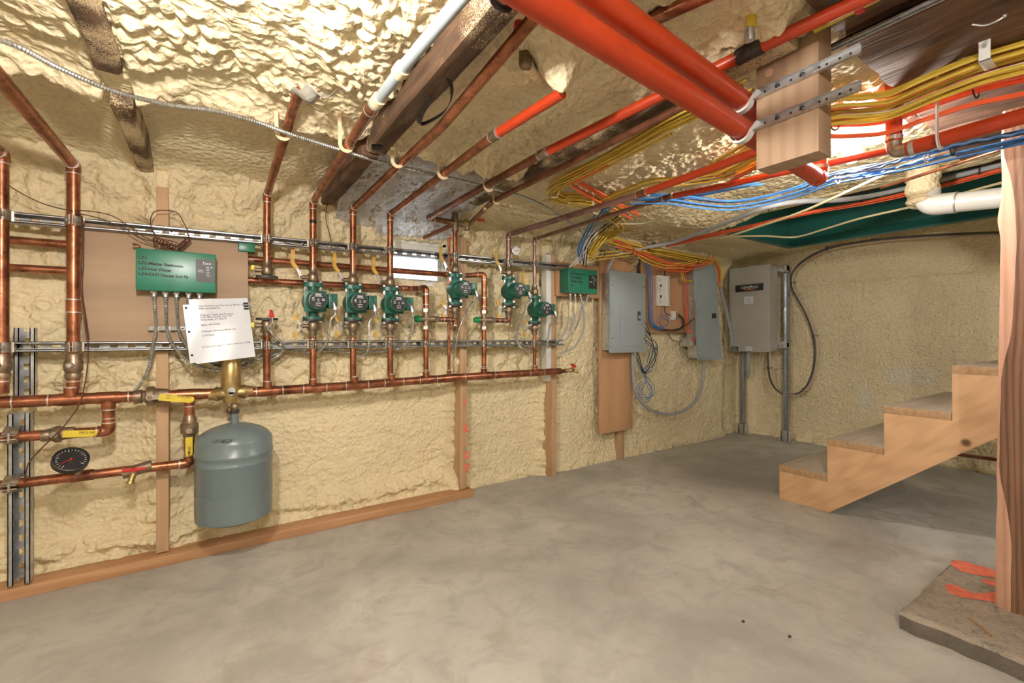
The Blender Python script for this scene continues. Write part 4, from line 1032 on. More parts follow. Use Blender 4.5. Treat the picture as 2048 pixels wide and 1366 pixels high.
# connectors and armoured conduits under the big controller
def conduit(label, pts, r=.0062, group='armoured conduits'):
    b = MB(); flex_tube(b, pts, r, 'flex'); return tag(b.build('armored_conduit'), label, 'conduit', group)
cw = []
for k, px in enumerate((308, 331, 353, 377, 399)):
    x = xY(px, 2.205); b = MB(); b.tube([(x, 2.205, cz0 + .002), (x, 2.205, cz0 - .008)], .0125, 'steel', 8); b.tube([(x, 2.205, cz0 - .008), (x, 2.205, cz0 - .020)], .0085, 'steel', 10); b.build('conduit_connector', tc1); cw.append((x, cz0))
def c_pts(k, lst): return [V((cw[k][0], 2.205, cw[k][1] - .008))] + [onY(px, py, y) for px, py, y in lst]
C1 = conduit('armoured conduit hanging first from the large controller down to the big ball valve', c_pts(0, [(310, 620, 2.222), (312, 657, 2.222), (306, 690, 2.205), (298, 735, 2.205), (283, 766, 2.22), (268, 783, 2.24)]))
C2 = conduit('armoured conduit second under the large controller, sweeping below the paper', c_pts(1, [(332, 620, 2.222), (334, 657, 2.222), (345, 688, 2.205), (372, 718, 2.20), (402, 734, 2.21), (440, 741, 2.24), (500, 734, 2.25)]))
C3 = conduit('armoured conduit third under the large controller, passing behind the paper', c_pts(2, [(354, 620, 2.222), (357, 656, 2.222), (368, 683, 2.205), (392, 712, 2.19), (420, 727, 2.20), (450, 731, 2.25), (520, 718, 2.25), (560, 706, 2.262)]))
C4 = conduit('armoured conduit fourth under the large controller, mostly behind the paper', c_pts(3, [(378, 640, 2.222), (384, 680, 2.205), (405, 712, 2.19), (432, 733, 2.215), (470, 735, 2.255), (545, 712, 2.262)]))
C5 = conduit('armoured conduit last under the large controller, hidden by the paper', c_pts(4, [(400, 640, 2.225), (406, 680, 2.21), (425, 715, 2.20), (460, 727, 2.25), (530, 705, 2.262)]))
for k, (px, nm_) in enumerate(((319, 'first'), (342, 'second'), (364, 'third'))):
    q = onY(px, 657, 2.24); b = MB(); b.box(q + V((-.012, 0, -.0085)), q + V((.010, .005, .0085)), 'white', .001); b.tube([q + V((.002, -.001, 0)), q + V((.002, .003, 0))], .0035, 'ink', 8)
    b.tube([q + V((-.012, .003, 0)), q + V((-.018, -.012, 0)), q + V((-.026, -.026, 0)), q + V((-.034, -.012, 0)), q + V((-.036, .004, 0))], 0, 'white', flat=(.001, .008))
    tag(b.build('conduit_strap'), nm_ + ' white strap from the stud, screwed on the plywood around an armoured conduit', 'strap', 'conduit straps')
# armoured conduits from the pumps
def pump_conduit(k, lst, label):
    s = V((X[k] + .0705, PY0 - .116, PZ[k] - .040)); conduit(label, [s, s + V((.001, .004, -.02))] + [onY(px, py, y) for px, py, y in lst])
pump_conduit(2, [(662, 640, 2.10), (655, 680, 2.15), (640, 700, 2.20), (618, 705, 2.245), (575, 700, 2.27), (530, 712, 2.27)], 'armoured conduit looping from the pump numbered 3 to behind the lower strut')
pump_conduit(3, [(739, 645, 2.10), (738, 685, 2.14), (733, 705, 2.18), (715, 712, 2.235), (690, 704, 2.27), (640, 700, 2.27)], 'armoured conduit looping from the pump numbered 2 to behind the lower strut')
pump_conduit(4, [(826, 640, 2.10), (822, 670, 2.14), (808, 692, 2.18), (790, 699, 2.235), (745, 703, 2.27), (700, 700, 2.27)], 'armoured conduit curving from the last pump of the row of three')
pump_conduit(5, [(938, 615, 2.09), (925, 640, 2.12), (915, 670, 2.17), (912, 690, 2.205), (908, 699, 2.235), (900, 702, 2.27)], 'armoured conduit slanting down from the pump at the window edge')
pump_conduit('a', [(1052, 612, 2.10), (1044, 640, 2.13), (1034, 668, 2.17), (1036, 688, 2.20), (1052, 699, 2.215), (1080, 695, 2.25)], 'armoured conduit hanging from the silver dial pump past the lower strut')
pump_conduit('b', [(1100, 650, 2.12), (1096, 680, 2.16), (1090, 702, 2.19), (1084, 715, 2.22)], 'armoured conduit hanging straight from the lowest pump')
pts = [V((X[1] + .012, PY0 - .022, zY(536, 636)))] + [onY(*q) for q in ((542, 655, 2.17), (545, 668, 2.16), (556, 678, 2.16), (566, 687, 2.18), (565, 700, 2.22), (552, 714, 2.25), (520, 722, 2.265))]
conduit('armoured conduit ending at the red wire cap of the valve with no pump', pts)
cable('white_wire', 'thin white wires leading into the red wire cap', 'wire', [pts[0] + V((.004, 0, .02)), onY(545, 645, 2.165), onY(536, 656, 2.16), onY(545, 668, 2.155)], .0016, 'cable_white')

# ------------------------------------------------------------------ sheet of paper in a sleeve
t = thing('paper_sheet', 'typed service notice in a clear sleeve clipped over the lower strut', 'paper', onY(444, 715, 2.13))
TL, TRt, BR_, BL = onY(377, 599, 2.135), onY(495, 596, 2.165), onY(511, 713, 2.115), onY(393, 728, 2.105)
def sheet(u, v, off=0):
    p = TL.lerp(TRt, u).lerp(BL.lerp(BR_, u), v); n = (TRt - TL).cross(BL - TL).normalized(); n = n if n.y < 0 else -n
    return p + n * (.006 * math.sin(v * 3.0 + .5) * math.sin(u * 3.1) + .0025 * math.sin(u * 7 + v * 4) + off)
b = MB(); mi = b.mi('paper'); g = [[b.bm.verts.new(sheet(i / 16, j / 16)) for i in range(17)] for j in range(17)]
for j in range(16):
    for i in range(16): b.face([g[j][i], g[j][i + 1], g[j + 1][i + 1], g[j + 1][i]], mi)
b.build('page', t)
Wp, Hp = (TRt - TL).length, (BL - TL).length
b = MB()
for s, u, v_ in (('Gas Delivery and Service to Boiler has', .14, .125), ('been provided by:', .14, .165), ('Gillespie Fuels and Propane', .145, .27), ('5187 Main Street Unit 3A', .145, .305), ('Waitsfield, VT 05673', .145, .345), ('(802) 496-4328', .14, .425), ('Gillespie Serviced Boiler on:', .14, .525), ('2/19/2025', .14, .59), ('Service due again in early February 2026', .115, .765)):
    b.text(s, (0, 0, 0), (1, 0, 0), (0, 0, 1), .0095, 'print', warp=lambda a, c, u=u, v_=v_: sheet(u + a / Wp, v_ - c / Hp - a * .012, .0012), spacing=1.06, bold=.008)
b.build('typed_text', t)
b = MB(); mi = b.mi('paper'); g = [[b.bm.verts.new(sheet(-.10 + .11 * i / 2, .08 + .90 * j / 12, .001)) for i in range(3)] for j in range(13)]
for j in range(12):
    for i in range(2): b.face([g[j][i], g[j][i + 1], g[j + 1][i + 1], g[j + 1][i]], mi)
for v_ in (.13, .50, .86):
    c = sheet(-.055, v_, .0025); n = (TRt - TL).cross(BL - TL).normalized(); b.tube([c, c + n * .0008], .0045, 'ink', 10)
b.build('punched_edge', t)
b = MB(); c = sheet(.965, .08, .0); ax = (TRt - TL).normalized(); dn = (BL - TL).normalized()
for k in range(3): b.hexa([c - ax * .012 + dn * (k * .011) + V((0, y_, 0)) + d_ for y_ in (-.004, .003) for d_ in (V((0, 0, 0)), ax * .018, ax * .018 + dn * .008, dn * .008)], 'ink')
b.tube([c + ax * .006 + dn * .012, c + ax * .03 + dn * .010, c + ax * .036 + dn * .016, c + ax * .008 + dn * .020], .0012, 'steel', 6)
tag(b.build('binder_clip'), 'black binder clip on the top corner of the typed notice', 'clip')
cable('twine', 'cream string arching from the binder clip against the foam', 'string', [onY(498, 608, 2.17), onY(507, 600, 2.2), onY(520, 588, 2.23), onY(532, 583, 2.25), onY(542, 590, 2.26), onY(548, 603, 2.27), onY(556, 608, 2.29)], .0022, 'cable_cream')

# ------------------------------------------------------------------ thin brown sensor wires
W = 'cable_brown'
cable('brown_wire', 'thin brown wire drooping across the foam from the edge pipe to the next strut clamp', 'wire', [onY(10, 366, 2.19), onY(40, 385, 2.2), onY(80, 405, 2.2), onY(120, 417, 2.2), onY(145, 422, 2.17)], .0018, W)
cable('brown_wire', 'thin brown wire from the strut clamp along the plywood into the controller tangle', 'wire', [onY(150, 421, 2.17), onY(185, 423, 2.2), onY(225, 432, 2.2), onY(262, 455, 2.19), onY(290, 475, 2.19), onY(320, 485, 2.18), onY(345, 492, 2.19), onY(353, 500, 2.2)], .0018, W)
cable('brown_wire', 'second thin brown wire from the strut clamp, sagging lower to the controller', 'wire', [onY(152, 426, 2.168), onY(200, 437, 2.2), onY(250, 458, 2.185), onY(280, 476, 2.185), onY(310, 484, 2.175), onY(340, 494, 2.19), onY(350, 502, 2.2)], .0018, W)
cable('brown_wire', 'thin brown wire looping high over the stud above the large controller', 'wire', [onY(372, 500, 2.2), onY(350, 484, 2.19), onY(318, 476, 2.18), onY(303, 455, 2.19), onY(302, 435, 2.2), onY(312, 422, 2.2), onY(335, 421, 2.2), onY(356, 427, 2.2), onY(370, 450, 2.19), onY(380, 464, 2.2), onY(400, 466, 2.225)], .0018, W)
tw = [onY(306, 476, 2.185)]; random.seed(3)
for k in range(26):
    a = k * 1.9; tw.append(onY(308 + k * 1.9 + 5 * math.sin(a), 479 + k * .75 + 7 * math.cos(a), 2.18 + .012 * math.sin(a * .7)))
cable('brown_wire', 'tangle of thin brown wire lying on top of the large controller', 'wire', tw, .0018, W)
cl = []
for k in range(34):
    a = k * 1.55; f = k / 33; cl.append(onY(357 + 20 * f + 4.5 * math.cos(a), 495 - 16 * f + 4.5 * math.sin(a), 2.195 + .004 * math.cos(a)))
cable('brown_wire', 'coiled brown wire beside the tangle on the large controller', 'wire', cl + [onY(380, 478, 2.19), onY(372, 465, 2.2), onY(350, 461, 2.2), onY(342, 464, 2.22)], .0018, W)
cable('brown_wire', 'long thin brown wire falling past the header to the upright strut', 'wire', [onY(154, 424, 2.165), onY(164, 440, 2.17), onY(164, 500, 2.17), onY(161, 560, 2.17), onY(164, 600, 2.17), onY(170, 640, 2.165), onY(176, 690, 2.165), onY(174, 740, 2.16), onY(166, 785, 2.155), onY(155, 815, 2.15), onY(130, 850, 2.15), onY(105, 875, 2.15), onY(75, 905, 2.16), onY(58, 925, 2.17), onY(52, 945, 2.17), onY(48, 965, 2.17)], .002, W, n=8)
cable('brown_wire', 'second long brown wire hanging close to the plywood edge', 'wire', [onY(158, 425, 2.165), onY(167, 445, 2.17), onY(167, 520, 2.17), onY(165, 580, 2.17), onY(173, 640, 2.166), onY(179, 680, 2.166)], .0016, W, n=8)
cable('brown_wire', 'brown wire hanging from the joist end down behind the upper strut', 'wire', [onY(660, 398, 2.25), onY(653, 415, 2.25), onY(652, 440, 2.26), onY(658, 465, 2.26), onY(662, 484, 2.27)], .002, W)
for px, lab in ((585, 'second and third'), (640, 'third and fourth'), (710, 'fourth and fifth')):
    cable('brown_wire', 'loose wire end tucked inside the upper strut between its %s clamps' % lab, 'wire', [onY(px - 28, 480 + (px - 585) * .09, 2.235), onY(px - 5, 488 + (px - 585) * .09, 2.228), onY(px + 15, 492 + (px - 585) * .09, 2.225), onY(px + 24, 488 + (px - 585) * .1, 2.235)], .0018, 'cable_black')
# small green actuator peeping out behind the plywood
q = onY(503, 500, 2.25); t = thing('valve_actuator', 'small green actuator peeping out from behind the plywood', 'actuator', q)
b = MB(); b.box(q + V((-.05, -.02, -.012)), q + V((.012, .03, .030)), 'green', .004); b.build('housing', t)
b = MB(); b.tube([q + V((-.02, .04, -.04)), q + V((.012, .04, -.034))], .015, 'bronze', 10); b.build('valve_body', t)
# ------------------------------------------------------------------ electrical corner
def board(label, px0, px1, pyt, pyb, y, m='ply_warm', th=.016):
    x0, x1 = xY(px0, y), xY(px1, y); mid = (px0 + px1) / 2
    b = MB(); b.box((x0, y, zY(mid, pyb, y)), (x1, y + th, zY(mid, pyt, y)), m, .0015); return tag(b.build('plywood_board'), label, 'board')
board('tall narrow plywood strip behind the first breaker panel, ending above the slab', 1200, 1265.5, 515, 863, 2.257)
board('plywood square behind the white module and blue cables', 1284, 1384, 519, 665, 2.272)
board('small plywood piece behind the small green controller', 1112, 1199, 528, 594, 2.245)
b = MB(); x0 = xY(1292, 2.29); b.box((x0 - .06, 2.285, zY(1300, 590, 2.29)), (x0 + .02, 2.33, zY(1300, 500, 2.29)), 'old_wood'); tag(b.build('wood_cleat'), 'dark wood cleat in the gap between the two plywood boards', 'board')
YF2 = 2.155
tc2, kx0, kx1, kz0, kz1 = controller('small green zone controller near the cable loops, handwriting on its cover', 1137, 1195, 536, 540, 585, 588, YF2, 2.244,
    [('Z1-Crawlsp Rm', .05, .74), ('Z2-Addition', .05, .58), ('Z3-Barn Bsm', .05, .42), ('Z4-', .05, .25)], .021, (.69, .22, .97, .78))
# breaker panel one
x0, x1, z0, z1 = xY(1220, YF2), xY(1291, YF2), .795, 1.357
t = thing('breaker_panel', 'grey breaker panel on the tall plywood strip, with the conduit entering its top', 'electrical panel', ((x0 + x1) / 2, 2.25, z0))
b = MB(); b.box((x0 + .018, YF2 + .012, z0 + .018), (x1 - .018, 2.256, z1 - .016), 'steel', .002); b.build('back_box', t)
b = MB(); b.box((x0, YF2, z0), (x1, YF2 + .014, z1), 'panel', .004); b.build('cover', t)
b = MB(); dx0, dx1, dz0, dz1 = x0 + .095, x1 - .03, z0 + .045, z1 - .055
b.box((dx0, YF2 - .003, dz0), (dx1, YF2, dz1), 'panel', .0015); d_ = b.build('door', t)
b = MB(); b.box((dx1 - .058, YF2 - .006, 1.02), (dx1 - .028, YF2 - .002, 1.085), 'panel_dark', .002); b.box((dx1 - .054, YF2 - .009, 1.035), (dx1 - .032, YF2 - .005, 1.055), 'panel', .001); b.build('latch', d_)
for q in ((x0 + .022, z1 - .10), (x1 - .014, z1 - .10), (x0 + .022, z0 + .10), (x1 - .014, z0 + .10)):
    b = MB(); b.cone([(0, .005), (.003, .004)], (q[0], YF2, q[1]), (0, -1, 0), 'panel_dark', 10); b.build('screw', t)
b = MB()
for zz in (z0 + .05, z1 - .06): b.cone([(0, .018), (.002, .018)], (x0 + .018, 2.21, zz), (-1, 0, 0), 'zinc', 16)
b.build('knockout', t)
# breaker panel two, hung crooked
y = 2.17
q = [onY(1388, 530, y), onY(1431, 527, y), onY(1444, 719, y), onY(1396.5, 720, y)]
t = thing('breaker_panel', 'grey breaker panel hanging crooked between the plywood square and the corner', 'electrical panel', ((q[2].x + q[3].x) / 2, 2.26, q[3].z))
def panel_quad(b, u0, v0, u1, v1, ya, yb_, m):
    P = lambda u, v_: q[0].lerp(q[1], u).lerp(q[3].lerp(q[2], u), v_)
    cs = [P(u0, v1), P(u1, v1), P(u1, v0), P(u0, v0)]
    b.hexa([V((c.x, ya, c.z)) for c in cs] + [V((c.x, yb_, c.z)) for c in cs], m)
b = MB(); panel_quad(b, 0, 0, 1, 1, y + .012, y, 'panel'); b.build('cover', t)
b = MB(); panel_quad(b, .03, .02, .97, .98, y + .10, y + .013, 'steel'); b.build('back_box', t)
b = MB(); panel_quad(b, .22, .15, .82, .92, y, y - .003, 'panel'); d_ = b.build('door', t)
b = MB(); panel_quad(b, .66, .515, .84, .565, y - .003, y - .007, 'dial_black'); b.build('latch', d_)
b = MB(); b.cone([(0, .005), (.003, .004)], q[0].lerp(q[3], .47) + V((.02, 0, 0)), (0, -1, 0), 'panel_dark', 10); b.build('screw', t)
# transfer switch
GX = 3.90; A, B2, Cc, D = onX(1459, 537.5, GX), onX(1540, 527.5, GX), onX(1540, 703.3, GX), onX(1459, 703.7, GX)
gy0, gy1, gz0, gz1 = (B2.y + Cc.y) / 2, (A.y + D.y) / 2, (Cc.z + D.z) / 2, (A.z + B2.z) / 2
t = thing('transfer_switch', 'large taupe metal cabinet with black maker plate on steel uprights in the corner', 'electrical cabinet', (4.0, (gy0 + gy1) / 2, gz0))
b = MB(); b.box((GX + .012, gy0 + .006, gz0 + .008), (4.045, gy1 - .006, gz1 - .008), 'taupe', .003); b.build('enclosure', t)
b = MB(); b.box((GX, gy0, gz0), (GX + .024, gy1, gz1), 'taupe', .004); fd = b.build('front_cover', t)
def onface(px, py): p = onX(px, py, GX); return p
L1, L2 = onface(1471, 578), onface(1527, 573)
b = MB(); zc = (L1.z + L2.z) / 2; b.box((GX - .003, L2.y, zc - .030), (GX, L1.y, zc + .030), 'dial_black', .001)
b.text('GENERAC', (GX - .0032, L1.y - .052, zc - .006), (0, -1, 0), (0, 0, 1), .034, 'white_ink', shear=.05, spacing=1.0)
b.box((GX - .0045, L1.y - .185, zc - .018), (GX - .003, L1.y - .085, zc - .012), 'spray'); b.build('maker_plate', fd)
def sticker(px0, px1, py0, py1, m, lines, lm, nm_='sticker'):
    p, q_ = onface(px0, py0), onface(px1, py1); b = MB(); b.box((GX - .0015, q_.y, q_.z), (GX, p.y, p.z), m)
    h = (p.z - q_.z) / (lines + 1)
    for k in range(lines): b.box((GX - .0025, q_.y + (p.y - q_.y) * (.12 + .1 * (k % 2)), q_.z + h * (k + .75)), (GX - .0014, p.y - (p.y - q_.y) * .12, q_.z + h * (k + .95)), lm)
    b.build(nm_, fd)
sticker(1488.5, 1506, 594, 607, 'paper', 5, 'print'); sticker(1461.5, 1476.5, 693, 702, 'dial_black', 4, 'white_ink'); sticker(1491.5, 1504.5, 693, 702, 'paper', 4, 'print')
for (py_, yy_, top, lab) in ((0, 2.285, gz0 + .03, 'galvanised upright under the inner side of the transfer switch, bolted to the slab'), (0, 1.905, 1.50, 'tall galvanised upright on the open side of the transfer switch, bolted to the slab')):
    t = thing('strut_post', lab, 'strut post', (4.12, yy_, 0))
    b = MB(); w = .021
    for lo, hi in (((4.10, yy_ - w, .01), (4.141, yy_ - w + .0025, top)), ((4.10, yy_ + w - .0025, .01), (4.141, yy_ + w, top)), ((4.10, yy_ - w, .01), (4.103, yy_ - w + .011, top)), ((4.10, yy_ + w - .011, .01), (4.103, yy_ + w, top)),
                   ((4.138, yy_ - w, .01), (4.141, yy_ - .006, top)), ((4.138, yy_ + .006, .01), (4.141, yy_ + w, top))): b.box(lo, hi, 'zinc')
    z = .02
    while z < top: b.box((4.138, yy_ - .006, z), (4.141, yy_ + .006, z + .026), 'zinc'); z += .05
    b.build('channel', t)
    b = MB(); b.box((4.045, yy_ - .075, 0.0), (4.195, yy_ + .075, .008), 'steel', .001); b.box((4.085, yy_ - .030, .008), (4.099, yy_ + .030, .10), 'steel', .001); b.box((4.085, yy_ - .032, .008), (4.155, yy_ - .023, .10), 'steel'); b.box((4.085, yy_ + .023, .008), (4.155, yy_ + .032, .10), 'steel'); b.build('base_plate', t)
    for s in (-1, 1):
        b = MB(); b.cone([(0, .010), (.008, .010), (.009, .005), (.02, .005)], (4.075, yy_ + s * .055, .008), (0, 0, 1), 'clamp', 6); b.build('anchor_bolt', t)
for zz, lab in ((gz1 - .03, 'upper'), (gz0 + .06, 'lower')):
    b = MB(); b.box((4.046, 1.875, zz - .022), (4.099, gy0 + .06, zz + .022), 'steel', .002); b.box((4.06, 1.875, zz - .03), (4.098, 1.93, zz + .03), 'steel', .002); b.cyl((4.05, 1.905, zz), (4.045, 1.905, zz), .009, 'clamp', 6)
    tag(b.build('mounting_bracket'), lab + ' zinc bracket tying the transfer switch to the tall upright', 'bracket')
# white distribution module + splitter on the plywood
t = thing('wiring_module', 'white vertical distribution module on the plywood square', 'wiring module', onY(1326, 612, 2.26))
xa, xb = xY(1316, 2.245), xY(1338, 2.245); za, zb2 = zY(1326, 612, 2.245), zY(1326, 551, 2.245)
b = MB(); b.box((xa, 2.240, za), (xb, 2.271, zb2), 'white', .002); b.box((xb - .035, 2.232, za), (xb - .006, 2.241, zb2), 'white', .001); b.build('body', t)
b = MB()
for k, (h_, w_) in enumerate(((.030, .018), (.022, .026), (.034, .014), (.020, .024), (.026, .016))): b.box((xa + .010 + (k % 2) * .008, 2.2375, za + .018 + k * .042), (xa + .010 + (k % 2) * .008 + w_ * .6, 2.2405, za + .018 + k * .042 + h_), 'ink' if k % 2 else 'ptape')
for k in range(14): b.box((xb - .031, 2.2295, za + .012 + k * .0155), (xb - .010, 2.2325, za + .019 + k * .0155), 'ptape')
b.build('terminals', t)
q = onY(1347, 631, 2.25); t = thing('cable_splitter', 'small white splitter with four black leads on the plywood square', 'splitter', q)
b = MB(); b.box(q + V((-.022, -.008, -.035)), q + V((.022, .02, .035)), 'white', .003)
b.build('body', t)
b = MB()
for k in range(3): b.tube([q + V((.02, 0, -.02 + k * .02)), q + V((.038, 0, -.02 + k * .02))], .005, 'steel', 8)
b.build('port', t)
q = onY(1378, 684, 2.20); t = thing('switch_box', 'small light grey box with a red switch beside the crooked panel', 'electrical box', q)
b = MB(); b.box(q + V((-.035, -.02, -.035)), q + V((.035, .06, .035)), 'ptape', .004); b.build('body', t)
b = MB(); b.box(q + V((.010, -.028, .012)), q + V((.045, -.018, .030)), 'red', .002); b.build('switch', t)

# ------------------------------------------------------------------ grey conduits
cable('grey_conduit', 'thick grey cable leaving the first panel and rising along the ceiling to the post', 'conduit', [onY(1216, 548, 2.205), onY(1221, 528, 2.19), onY(1240, 507, 2.14), onY(1285, 496, 2.07), onZ(1340, 486, 1.535), onZ(1400, 466, 1.545), onZ(1470, 438, 1.55), onZ(1535, 414, 1.555), onZ(1600, 403, 1.575), onZ(1680, 400, 1.60), onZ(1760, 388, 1.66), onZ(1880, 360, 1.69), onZ(2010, 328, 1.69)] + tail(onZ(2010, 328, 1.69), (0, -1.1, 0)), .0125, 'cable_grey', seg=12)
cable('grey_conduit', 'grey conduit looping under the two breaker panels', 'conduit', [onY(1265, 706, 2.215), onY(1266, 745, 2.22), onY(1270, 780, 2.225), onY(1288, 810, 2.23), onY(1318, 826, 2.235), onY(1350, 827, 2.235), onY(1380, 813, 2.23), onY(1400, 785, 2.225), onY(1407, 750, 2.22), onY(1408, 722, 2.215)], .0115, 'cable_grey', seg=12)
cable('grey_conduit', 'short grey conduit slanting down the outer side of the crooked panel', 'conduit', [onY(1437, 566, 2.2), onY(1447, 600, 2.22), onY(1457, 640, 2.24), onY(1466, 690, 2.26)], .0125, 'cable_grey', seg=12)
cable('grey_conduit', 'grey elbow conduit hooking under the transfer switch to the inner upright', 'conduit', [V((3.98, 2.16, gz0 + .005)), V((3.98, 2.16, gz0 - .12)), V((4.0, 2.17, gz0 - .20)), V((4.06, 2.22, gz0 - .235)), V((4.12, 2.255, gz0 - .20))], .0155, 'cable_grey', seg=12)
cable('white_cable', 'thin pale cable dropping from the transfer switch to the wall', 'cable', [V((3.96, 2.04, gz0 + .004)), V((3.99, 2.07, gz0 - .08)), V((4.1, 2.13, gz0 - .14)), V((4.2, 2.06, gz0 - .15)), V((4.26, 1.98, gz0 - .135))], .004, 'cable_white')
loop = [(1537, 704, 3.97), (1538, 735, 3.98), (1543, 762, 4.03), (1558, 782, 4.12), (1585, 790, 4.19), (1608, 780, 4.17), (1624, 752, 4.18), (1631, 712, 4.18), (1628, 672, 4.18), (1614, 630, 4.18), (1595, 594, 4.18), (1584, 566, 4.18), (1588, 543, 4.17), (1612, 519, 4.17), (1655, 498, 4.135), (1720, 485, 4.135), (1800, 476, 4.135), (1900, 470, 4.135), (2010, 466, 4.135), (2060, 465, 4.135), (2300, 452, 4.135), (2900, 420, 4.135)]
lp = [onX(a, c, x_) for a, c, x_ in loop]
cable('dark_cable', 'thick dark grey cable looping from the transfer switch up along the back wall', 'cable', lp, .0125, 'cable_dark', seg=10)
cable('tan_cable', 'tan cable taped alongside the thick dark loop', 'cable', [p + V((-.010, -.010 if i > 8 else -.016, -.014 if i > 10 else 0)) for i, p in enumerate(lp)], .0075, 'cable_tan', seg=8)
def tie(p, d, r, label, m='cable_black', tail=True):
    p, d = V(p), V(d).normalized(); u = d.orthogonal().normalized(); w = d.cross(u); b = MB()
    b.tube([p + (u * math.cos(a) + w * math.sin(a)) * r for a in [2 * math.pi * k / 14 for k in range(15)]], 0, m, flat=(.0012, .0022)); h = p + u * r
    b.box(h - V((.003, .003, .003)), h + V((.003, .003, .003)), m)
    if tail: b.tube([h, h + u * .006 + w * .006, h + u * .008 + w * .014], 0, m, flat=(.0008, .0016))
    return tag(b.build('zip_tie'), label, 'zip tie')
for i, lab in ((5, 'bottom of the dark loop'), (8, 'outer bend of the dark loop'), (11, 'waist of the dark loop'), (14, 'shoulder of the dark loop under the green channel'), (1, 'dark cable just below the transfer switch')):
    tie(lp[i] + V((-.004, -.006, 0)), lp[i + 1] - lp[i - 1], .021, 'black zip tie at the ' + lab if i != 1 else 'black zip tie on the ' + lab, tail=False)
# controller two conduits
for k, (px, lst, lab) in enumerate(((1140, ((1141, 610, 2.2), (1137, 640, 2.2), (1128, 668, 2.2), (1112, 684, 2.22)), 'grey lead first from the small controller, foam stuck on it'), (1150, ((1151, 612, 2.2), (1148, 645, 2.19), (1138, 672, 2.19), (1118, 688, 2.21)), 'grey lead second from the small controller, foam stuck on it'),
                     (1160, ((1165, 612, 2.2), (1169, 640, 2.2), (1164, 670, 2.2), (1146, 696, 2.21), (1120, 707, 2.23)), 'grey lead third from the small controller, sweeping widest'), (1176, ((1172, 605, 2.2), (1163, 616, 2.21), (1158, 640, 2.24), (1150, 660, 2.27)), 'grey lead last from the small controller, curling to the wall'))):
    s = V((xY(px, 2.2), 2.2, kz0 + .006)); o = cable('control_cable', lab, 'cable', [s] + [onY(*q) for q in lst], .0055, 'cable_grey', seg=8)
    if k < 2:
        b = MB(); a, c = onY(lst[0][0], 604, 2.2), onY(lst[0][0] - 1, 634, 2.2); b.tube([a.lerp(c, i / 8) for i in range(9)], .012, 'foam', 10, rad=lambda i: (.5, .8, 1, .95, 1.05, .9, .95, .8, .5)[i]); b.build('foam_drip', o)
for k, px in enumerate((1140, 1150, 1160, 1176)):
    b = MB(); x = xY(px, 2.2); b.tube([(x, 2.2, kz0 + .004), (x, 2.2, kz0 - .012)], .009, 'steel', 8); b.build('cable_gland', tc2)

# ------------------------------------------------------------------ hanging block, twin tubes, bars
BX0, BX1, BY0, BY1, BZ = 1.150, 1.217, .463, .604, 1.325
b = MB(); b.box((BX0, BY0, BZ), (BX1, BY1, 1.78), 'block', .002); blk = tag(b.build('hanging_block'), 'short thick wooden block hanging from the ceiling, carrying two metal bars', 'wood block')
b = MB(); p = V((BX0 - .0012, .572, 1.555)); b.cone([(0, .011), (.001, .0105)], p, (-1, 0, 0), 'bark', 18); b.build('knot', blk)
def twy(x): return .572 + (x - .439) * (.112 / 1.27) + .004
def bar(z, label):
    t = thing('support_bar', label, 'bar', (BX0 - .01, BY0, z)); b = MB(); y0_, y1_ = .381, .606
    b.box((BX0 - .004, y0_, z - .0105), (BX0 - .0012, y1_, z + .0105), 'steel'); b.box((BX0 - .012, y0_, z - .0105), (BX0 - .004, y1_, z - .0075), 'steel'); b.box((BX0 - .012, y0_, z + .0075), (BX0 - .004, y1_, z + .0105), 'steel')
    b.build('channel', t)
    for yy in (.43, .555):
        pass
    for yy in (.495, .55):
        b = MB(); b.cone([(0, .006), (.003, .0055), (.005, .003)], (BX0 - .004, yy, z), (-1, 0, 0), 'iron', 12); b.build('screw', t)
    b = MB()
    for yy in (.40, .42, .445, .46, .52, .58): b.cone([(0, .0028), (.0006, .0028)], (BX0 - .0042, yy, z), (-1, 0, 0), 'ink', 8)
    b.build('slot', t)
    b = MB(); c = V((BX0 - .008, twy(BX0 - .008), z)); b.tube([V((BX0 - .008, .592, z + .007))] + [c + V((0, -math.cos(a) * .0285, math.sin(a) * .0285)) for a in [math.radians(-20 - 12 * k) for k in range(0, 24)]], 0, 'white', flat=(.010, .0025))
    b.build('clip', t)
ZT1, ZT2 = 1.438, 1.512
bar(ZT2, 'upper metal bar screwed across the hanging block'); bar(ZT1 - .004, 'lower metal bar screwed across the hanging block')
def tw(x, z): return V((x, twy(x), z))
x_e = 1.709
b = MB(); b.tube(fillet([V((-1.6, .22, ZT1)), V((-.35, .33, ZT1)), tw(.30, ZT1), tw(x_e - .02, ZT1)], .3, 8), .0258, 'pex', 20); tt = tag(b.build('orange_tube'), 'lower of the thick twin orange tubes crossing over the picture to the hanging block', 'tube')
b = MB(); b.tube(fillet([tw(x_e - .03, ZT1), tw(x_e, ZT1), tw(x_e, ZT1 + .04)], .02, 6), .028, 'pex', 20); b.tube([tw(x_e, ZT1 + .02), tw(x_e, 1.66)], .0258, 'pex', 20); b.build('elbow', tt)
b = MB(); b.tube([tw(x_e, ZT1 + .028), tw(x_e, ZT1 + .040)], .0292, 'clamp', 20); b.build('hose_clamp', tt)
b = MB(); b.tube(fillet([V((-1.6, .22, ZT2)), V((-.35, .33, ZT2)), tw(.30, ZT2), tw(1.30, ZT2)], .3, 8), .0258, 'pex', 20); b.tube(fillet([tw(1.30, ZT2), tw(1.40, ZT2), tw(1.43, ZT2 + .15)], .05, 6), .0258, 'pex', 20); tag(b.build('orange_tube'), 'upper of the thick twin orange tubes ending behind the hanging block', 'tube')
